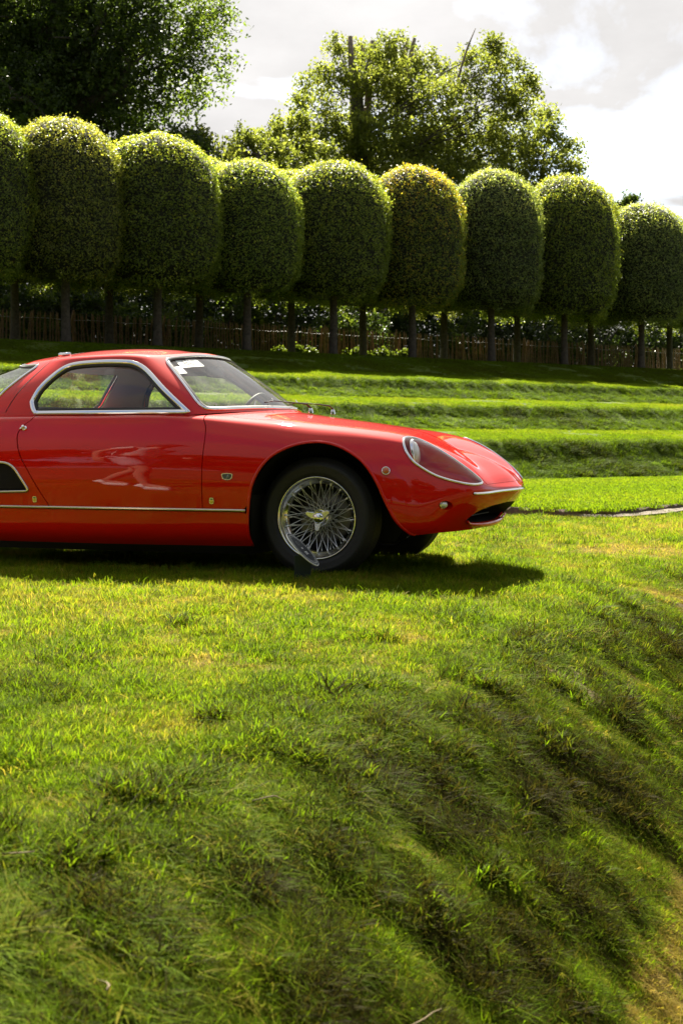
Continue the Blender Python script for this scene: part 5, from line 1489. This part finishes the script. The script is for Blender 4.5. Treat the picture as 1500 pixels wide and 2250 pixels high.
# ---- wheels
def make_wheel():
    w = add_obj('wheel', None, car)
    prof = [(.204, .065), (.212, .072), (.235, .084), (.262, .086), (.284, .078), (.296, .064), (.302, .058)]
    for gx in (.044, .022, .0, -.022, -.044): prof += [(.3075, gx + .009), (.3085, gx + .0045), (.3035, gx + .003), (.3035, gx - .003), (.3085, gx - .0045), (.3075, gx - .009)]
    prof += [(.302, -.058), (.296, -.064), (.284, -.078), (.268, -.0865), (.262, -.0868), (.258, -.0856), (.235, -.084), (.224, -.0815), (.2215, -.079), (.212, -.073), (.204, -.066)]
    mb = MB(); mb.lathe(prof, 96); mb.obj('tyre', M['rubber'], w)
    rim = [(.200, -.058), (.2065, -.066), (.2105, -.0745), (.2085, -.078), (.2035, -.0755), (.199, -.066), (.196, -.050), (.1925, -.048), (.190, -.036), (.178, -.030), (.172, -.015), (.172, .015), (.180, .028), (.190, .04), (.197, .06), (.208, .072), (.210, .076), (.200, .062), (.186, .046), (.178, .034), (.176, .0), (.196, -.044)]
    mb = MB(); mb.lathe(rim, 72); mb.obj('rim', M['steel'], w)
    mb = MB(); mb.lathe([(0, -.030), (.034, -.030), (.045, -.020), (.050, -.004), (.056, .0), (.056, .008), (.05, .012), (.046, .05), (.066, .054), (.066, .062), (0, .066)], 36); mb.obj('hub', M['steel'], w)
    mb = MB(); mb.lathe([(.05, .072), (.135, .072), (.138, .076), (.138, .084), (.05, .085)], 40); mb.obj('brake_disc', M['disc'], w)
    mb = MB(); mb.lathe([(0, .0885), (.19, .0885), (.2075, .0795)], 40); mb.obj('backing_plate', M['black'], w)
    o = rbox('brake_caliper', (-.10, .075, -.02), (.07, .06, .13), 'disc', w, None, .012)
    # spokes: an outer crossing row to the front flange and two inner rows to the back flange
    sm = []
    def spoke(a0, a1, r0, y0_, r1, y1_):
        p0 = (r0 * math.cos(a0), y0_, r0 * math.sin(a0)); p1 = (r1 * math.cos(a1), y1_, r1 * math.sin(a1)); return p0, p1
    rows = [(20, .048, -.012, .187, -.038, 34, 1), (20, .048, -.006, .187, -.034, -34, 1), (16, .058, .055, .176, -.008, 24, 0), (16, .058, .058, .176, .012, -24, 0)]
    base = None
    for (nn_, r0, y0_, r1, y1_, sk, nip) in rows:
        p0, p1 = spoke(0, R(sk), r0, y0_, r1, y1_); d = Vector(p1) - Vector(p0); mb = MB()
        mb.tube([p0, Vector(p0) + d * .86, Vector(p0) + d * .88, p1], [.0019, .0019, .0033, .0033], 6); me = mb.mesh('spoke', M['spoke'])
        for i in range(nn_): add_obj('spoke', me, w, (0, 0, 0), (0, 2 * math.pi * (i + .3 * (sk < 0)) / nn_, 0))
    kn = MB(); kn.lathe([(0, -.060), (.012, -.062), (.014, -.058), (.020, -.060), (.024, -.056), (.030, -.052), (.034, -.044), (.036, -.030), (.036, -.018)], 36)
    kn.obj('hub_cap', M['chrome'], w)
    ear = MB()
    for a, ln in ((160, .070), (28, .070), (-94, .068)):
        t = Matrix.Rotation(R(-a), 3, 'Y')
        P2 = [(.024, -.019), (.048, -.014), (ln - .006, -.011), (ln, -.004), (ln, .004), (ln - .006, .010), (.048, .014), (.024, .019)]
        k = len(P2); f_ = [t @ Vector((q[0], -.050 - .010 * (q[0] - .024) / .05, q[1])) for q in P2]; b_ = [t @ Vector((q[0], -.036 - .010 * (q[0] - .024) / .05, q[1])) for q in P2]
        ear.add(f_ + b_, [tuple(range(k)), tuple(range(2 * k - 1, k - 1, -1))] + [(j, (j + 1) % k, k + (j + 1) % k, k + j) for j in range(k)])
    o = ear.obj('knock_off_spinner', M['silver'], w, smooth=False); bevel(o, .003, 2)
    return w
WZ = .303
wh = make_wheel(); wh.location = (0, -.595, WZ)
def put_wheel(x, side, rot):
    c = copy_tree(wh, car, 60 if x < -1 else 999); c.location = (x, -.595 * side, WZ); c.rotation_euler = (0, rot, 0 if side > 0 else math.pi); return c
put_wheel(0, -1, .4); put_wheel(-2.35, 1, .9); put_wheel(-2.35, -1, 1.7)

# ---- display board in front of the wheel
board = thing('display_board', 'small dark oval show plate on a green stake in front of the wheel', 'sign', (-.188, 6.88, .0))
mb = MB(); mb.box((0, 0, .06), (.080, .012, .16)); o = mb.obj('stake', M['stake'], board, smooth=False); bevel(o, .002, 1)
n_ = Vector((.70, -.13, .70)).normalized()
disc = add_obj('plate', None, board)
mb = MB(); mb.lathe([(0, -.003), (.1075, -.003), (.1085, -.002), (.1085, .002), (.1075, .003), (.1035, .003)], 64, 0, 'Z'); mb.obj('plate_edge', M['white'], disc, smooth=False)
mb = MB(); mb.lathe([(.104, .0032), (0, .0034)], 64, 0, 'Z'); mb.obj('plate_face', M['navy'], disc, smooth=False)
mb = MB(); rr_ = np.random.default_rng(4)
for i in range(72):
    a = 2 * math.pi * i / 72; r0, r1 = (.084, .098) if i % 3 else (.088, .096)
    mb.box(((r0 + r1) / 2 * math.cos(a), (r0 + r1) / 2 * math.sin(a), .004), ((r1 - r0) * rr_.uniform(.5, 1), .0028, .0005), Matrix.Rotation(a + rr_.normal(0, .35), 3, 'Z'))
for i in range(90):
    a = 2 * math.pi * i / 90; mb.box((.080 * math.cos(a), .080 * math.sin(a), .004), (.0012, .0036, .0005), Matrix.Rotation(a, 3, 'Z'))
for (yy, wd, k_) in ((.006, .026, 4), (-.018, .052, 9), (-.025, .046, 8), (-.032, .050, 9)):
    for j in range(k_): mb.box(((-.5 + (j + .5) / k_) * wd, yy, .004), (wd / k_ * rr_.uniform(.5, .85), .0042 if yy < 0 else .010, .0005))
mb.lathe([(.011, .0038), (.0125, .0038)], 20, 0, 'Z', (0, .038, 0))
mb.obj('plate_print', M['white'], disc, smooth=False, fix=False)
xax = Vector((.13, .70, 0)).normalized(); yax = n_.cross(xax)
disc.matrix_local = Matrix.Translation(Vector((0.0, -.012, .168))) @ Matrix((xax, yax, n_)).transposed().to_4x4()
# ================================================================ WHAT THE PAINT MIRRORS
# trees on the far side of the garden, behind the camera
bt_cl = []
rr_ = np.random.default_rng(90)
for _ in range(26):
    a = rr_.uniform(0, 6.283); d_ = 3.6 * math.sqrt(rr_.uniform()); zz = rr_.uniform(2.5, 11)
    bt_cl.append((d_ * math.cos(a), d_ * math.sin(a), zz, 1.7, 1.7, 1.3))
C_, T_ = spray_cloud(bt_cl, 26, 12, 0.4, 91)
bt_crown = leaves_mesh('garden_crown', C_, rr_.normal(0, 1, C_.shape) + np.array([0, 0, .5]), rr_.uniform(.3, .5, len(C_)), M['beech'], T_, 0.7)
mb = MB(); mb.tube([(0, 0, -.5), (0, 0, 4), (0.1, 0, 10)], [.4, .32, .2], 9); bt_trunk = mb.mesh('garden_trunk', M['bark'])
for i in range(13):
    x_ = -48 + i * 7.6 + float(rr_.normal(0, 1.2)); y_ = -24 + float(rr_.normal(0, 2.5)) + 0.006 * x_ * x_
    t = thing('garden_tree', 'green garden tree behind the photographer, mirrored in the red door', 'tree', (x_, y_, -1.0), (0, 0, i * 1.1), 'trees mirrored in the paint')
    add_obj('trunk', bt_trunk, t); o = add_obj('crown', bt_crown, t); z_ = float(rr_.uniform(1.15, 1.65)); o.scale = (1.1, 1.1, z_)

# a walker beside the car, seen mirrored in the door
def skin(name, joints, bones, mat, parent, levels=1, root=0):
    me = bpy.data.meshes.new(name); keys = list(joints); me.from_pydata([joints[k][0] for k in keys], [(keys.index(a), keys.index(b)) for a, b in bones], []); me.update()
    o = add_obj(name, me, parent); me.materials.append(mat)
    md = o.modifiers.new('skin', 'SKIN'); md.use_smooth_shade = True
    for i, k in enumerate(keys):
        r_ = joints[k][1]; me.skin_vertices[0].data[i].radius = r_ if isinstance(r_, tuple) else (r_, r_)
    me.skin_vertices[0].data[keys.index(root) if root in keys else 0].use_root = True
    sb = o.modifiers.new('sub', 'SUBSURF'); sb.levels = sb.render_levels = levels
    return o
M['skin'] = simple('skin', (0.45, 0.24, 0.16), 0.55, noise=0.08, nscale=12)
M['shirt'] = simple('pale_shirt', (0.62, 0.58, 0.58), 0.85, noise=0.08, nscale=10, bump=0.3)
M['shorts'] = simple('lilac_shorts', (0.42, 0.36, 0.40), 0.85, noise=0.08, nscale=14, bump=0.3)
M['shoe'] = simple('white_shoe', (0.72, 0.68, 0.66), 0.6)
M['cap'] = simple('dark_cap', (0.02, 0.02, 0.03), 0.8)
M['hair'] = simple('dark_hair', (0.03, 0.02, 0.015), 0.7)
# walking towards +X (local), Y to the walker's left
walker = thing('person', 'person in pale shirt, lilac shorts and white shoes walking past, mirrored in the door', 'person', (-2.30, 6.30, 0.0), (0, 0, R(-12)))
J = {'pelvis': ((0, 0, .95), (.13, .15)), 'belly': ((.02, 0, 1.10), (.115, .14)), 'chest': ((.05, 0, 1.32), (.12, .16)), 'neck': ((.07, 0, 1.50), .055), 'jaw': ((.10, 0, 1.59), (.07, .065)), 'skull': ((.10, 0, 1.69), (.095, .08)), 'crown': ((.095, 0, 1.76), (.06, .055)),
     'hipL': ((.02, .10, .90), .095), 'kneeL': ((.20, .10, .52), .060), 'calfL': ((.15, .10, .38), .058), 'ankL': ((.17, .10, .10), .038), 'toeL': ((.36, .11, .05), .035),
     'hipR': ((-.02, -.10, .90), .095), 'kneeR': ((.0, -.10, .50), .060), 'calfR': ((-.12, -.10, .36), .058), 'ankR': ((-.26, -.10, .14), .038), 'toeR': ((-.10, -.11, .05), .035),
     'shL': ((.05, .19, 1.42), .062), 'elL': ((-.10, .25, 1.16), .044), 'wrL': ((-.08, .24, .92), .030), 'palmL': ((-.06, .24, .84), (.018, .040)),
     'shR': ((.05, -.19, 1.42), .062), 'elR': ((-.06, -.26, 1.15), .044), 'wrR': ((.16, -.25, 1.05), .030), 'palmR': ((.24, -.24, 1.04), (.018, .040)),
     'nose': ((.205, 0, 1.66), .016)}
BN = [('pelvis', 'belly'), ('belly', 'chest'), ('chest', 'neck'), ('neck', 'jaw'), ('jaw', 'skull'), ('skull', 'crown'), ('skull', 'nose')]
for s_ in 'LR':
    BN += [('pelvis', 'hip' + s_), ('hip' + s_, 'knee' + s_), ('knee' + s_, 'calf' + s_), ('calf' + s_, 'ank' + s_), ('ank' + s_, 'toe' + s_), ('chest', 'sh' + s_), ('sh' + s_, 'el' + s_), ('el' + s_, 'wr' + s_), ('wr' + s_, 'palm' + s_)]
    pv = Vector(J['palm' + s_][0]); wv = Vector(J['wr' + s_][0]); d_ = (pv - wv).normalized(); sdv = Vector((0, 1, 0)).cross(d_).normalized()
    for f_, (off, ln) in enumerate(((-.027, .068), (-.009, .078), (.009, .072), (.026, .056))):
        a = pv + sdv * off + d_ * .02; b = a + d_ * ln * .55 + Vector((0, .006 if s_ == 'R' else -.006, 0)); c = a + d_ * ln + Vector((0, .02 if s_ == 'R' else -.02, 0))
        J['f%d0%s' % (f_, s_)] = (tuple(a), .010); J['f%d1%s' % (f_, s_)] = (tuple(b), .009); J['f%d2%s' % (f_, s_)] = (tuple(c), .008)
        BN += [('palm' + s_, 'f%d0%s' % (f_, s_)), ('f%d0%s' % (f_, s_), 'f%d1%s' % (f_, s_)), ('f%d1%s' % (f_, s_), 'f%d2%s' % (f_, s_))]
    a = wv + d_ * .03 - sdv * .035; b = a + d_ * .045 - sdv * .018
    J['t0' + s_] = (tuple(a), .012); J['t1' + s_] = (tuple(b), .009); BN += [('wr' + s_, 't0' + s_), ('t0' + s_, 't1' + s_)]
skin('body', J, BN, M['skin'], walker, 1, 'pelvis')
def grow(keys, bones, add, over={}):
    return {k: (over.get(k, (J[k][0],))[0], tuple(v + add for v in (J[k][1] if isinstance(J[k][1], tuple) else (J[k][1],) * 2))) for k in keys}, bones
js = {'pelvis': ((0, 0, .93), (.155, .175)), 'belly': ((.02, 0, 1.10), (.14, .165)), 'chest': ((.05, 0, 1.33), (.14, .18)), 'neck': ((.06, 0, 1.46), (.075, .085)),
      'shL': ((.05, .19, 1.42), .080), 'slL': ((-.04, .228, 1.26), .070), 'shR': ((.05, -.19, 1.42), .080), 'slR': ((-.01, -.232, 1.26), .070)}
skin('shirt', js, [('pelvis', 'belly'), ('belly', 'chest'), ('chest', 'neck'), ('chest', 'shL'), ('shL', 'slL'), ('chest', 'shR'), ('shR', 'slR')], M['shirt'], walker, 2, 'pelvis')
jt = {'pelvis': ((0, 0, .96), (.150, .170)), 'hipL': ((.02, .10, .88), .115), 'hemL': ((.155, .10, .60), .098), 'hipR': ((-.02, -.10, .88), .115), 'hemR': ((.0, -.10, .58), .098)}
skin('shorts', jt, [('pelvis', 'hipL'), ('hipL', 'hemL'), ('pelvis', 'hipR'), ('hipR', 'hemR')], M['shorts'], walker, 2, 'pelvis')
for (ank, toe) in (((.155, .10, .10), (.36, .11, .045)), ((-.27, -.10, .13), (-.10, -.11, .045))):
    jf = {'heel': ((ank[0] - .035, ank[1], toe[2] + (ank[2] - .1)), (.046, .042)), 'mid': ((ank[0] + .07, ank[1], toe[2] + .012), (.048, .046)), 'toe': (toe, (.036, .046)), 'top': ((ank[0], ank[1], ank[2] + .03), .050)}
    skin('shoe', jf, [('heel', 'mid'), ('mid', 'toe'), ('heel', 'top')], M['shoe'], walker, 2, 'heel')
mb = MB(); mb.lathe([(.100, 1.690), (.100, 1.73), (.088, 1.775), (.05, 1.803), (0, 1.81)], 24, 0, 'Z', (.098, 0, 0)); mb.box((.215, 0, 1.70), (.10, .13, .008), Matrix.Rotation(R(8), 3, 'Y')); mb.obj('cap', M['cap'], walker)
mb = MB(); mb.lathe([(.094, 1.60), (.099, 1.66), (.098, 1.70)], 20, 0, 'Z', (.082, 0, 0)); mb.obj('hair', M['hair'], walker).scale = (1, .9, 1)
for s_ in (1, -1):
    mb = MB(); mb.lathe([(0, -.012), (.009, -.008), (.012, 0), (.009, .008), (0, .012)], 12, 0, 'Z', (.176, .032 * s_, 1.685)); mb.obj('eye', M['white'], walker)
    mb = MB(); mb.lathe([(.004, -.012), (.024, -.006), (.030, .004), (.020, .010)], 12, 0, 'Y', (.085, .088 * s_, 1.66)); mb.obj('ear', M['skin'], walker)
mb = MB(); mb.tube([(.176, -.025, 1.612), (.190, 0, 1.610), (.176, .025, 1.612)], [.004, .007, .004], 8); mb.obj('mouth', simple('lips', (.32, .12, .10), .5), walker)
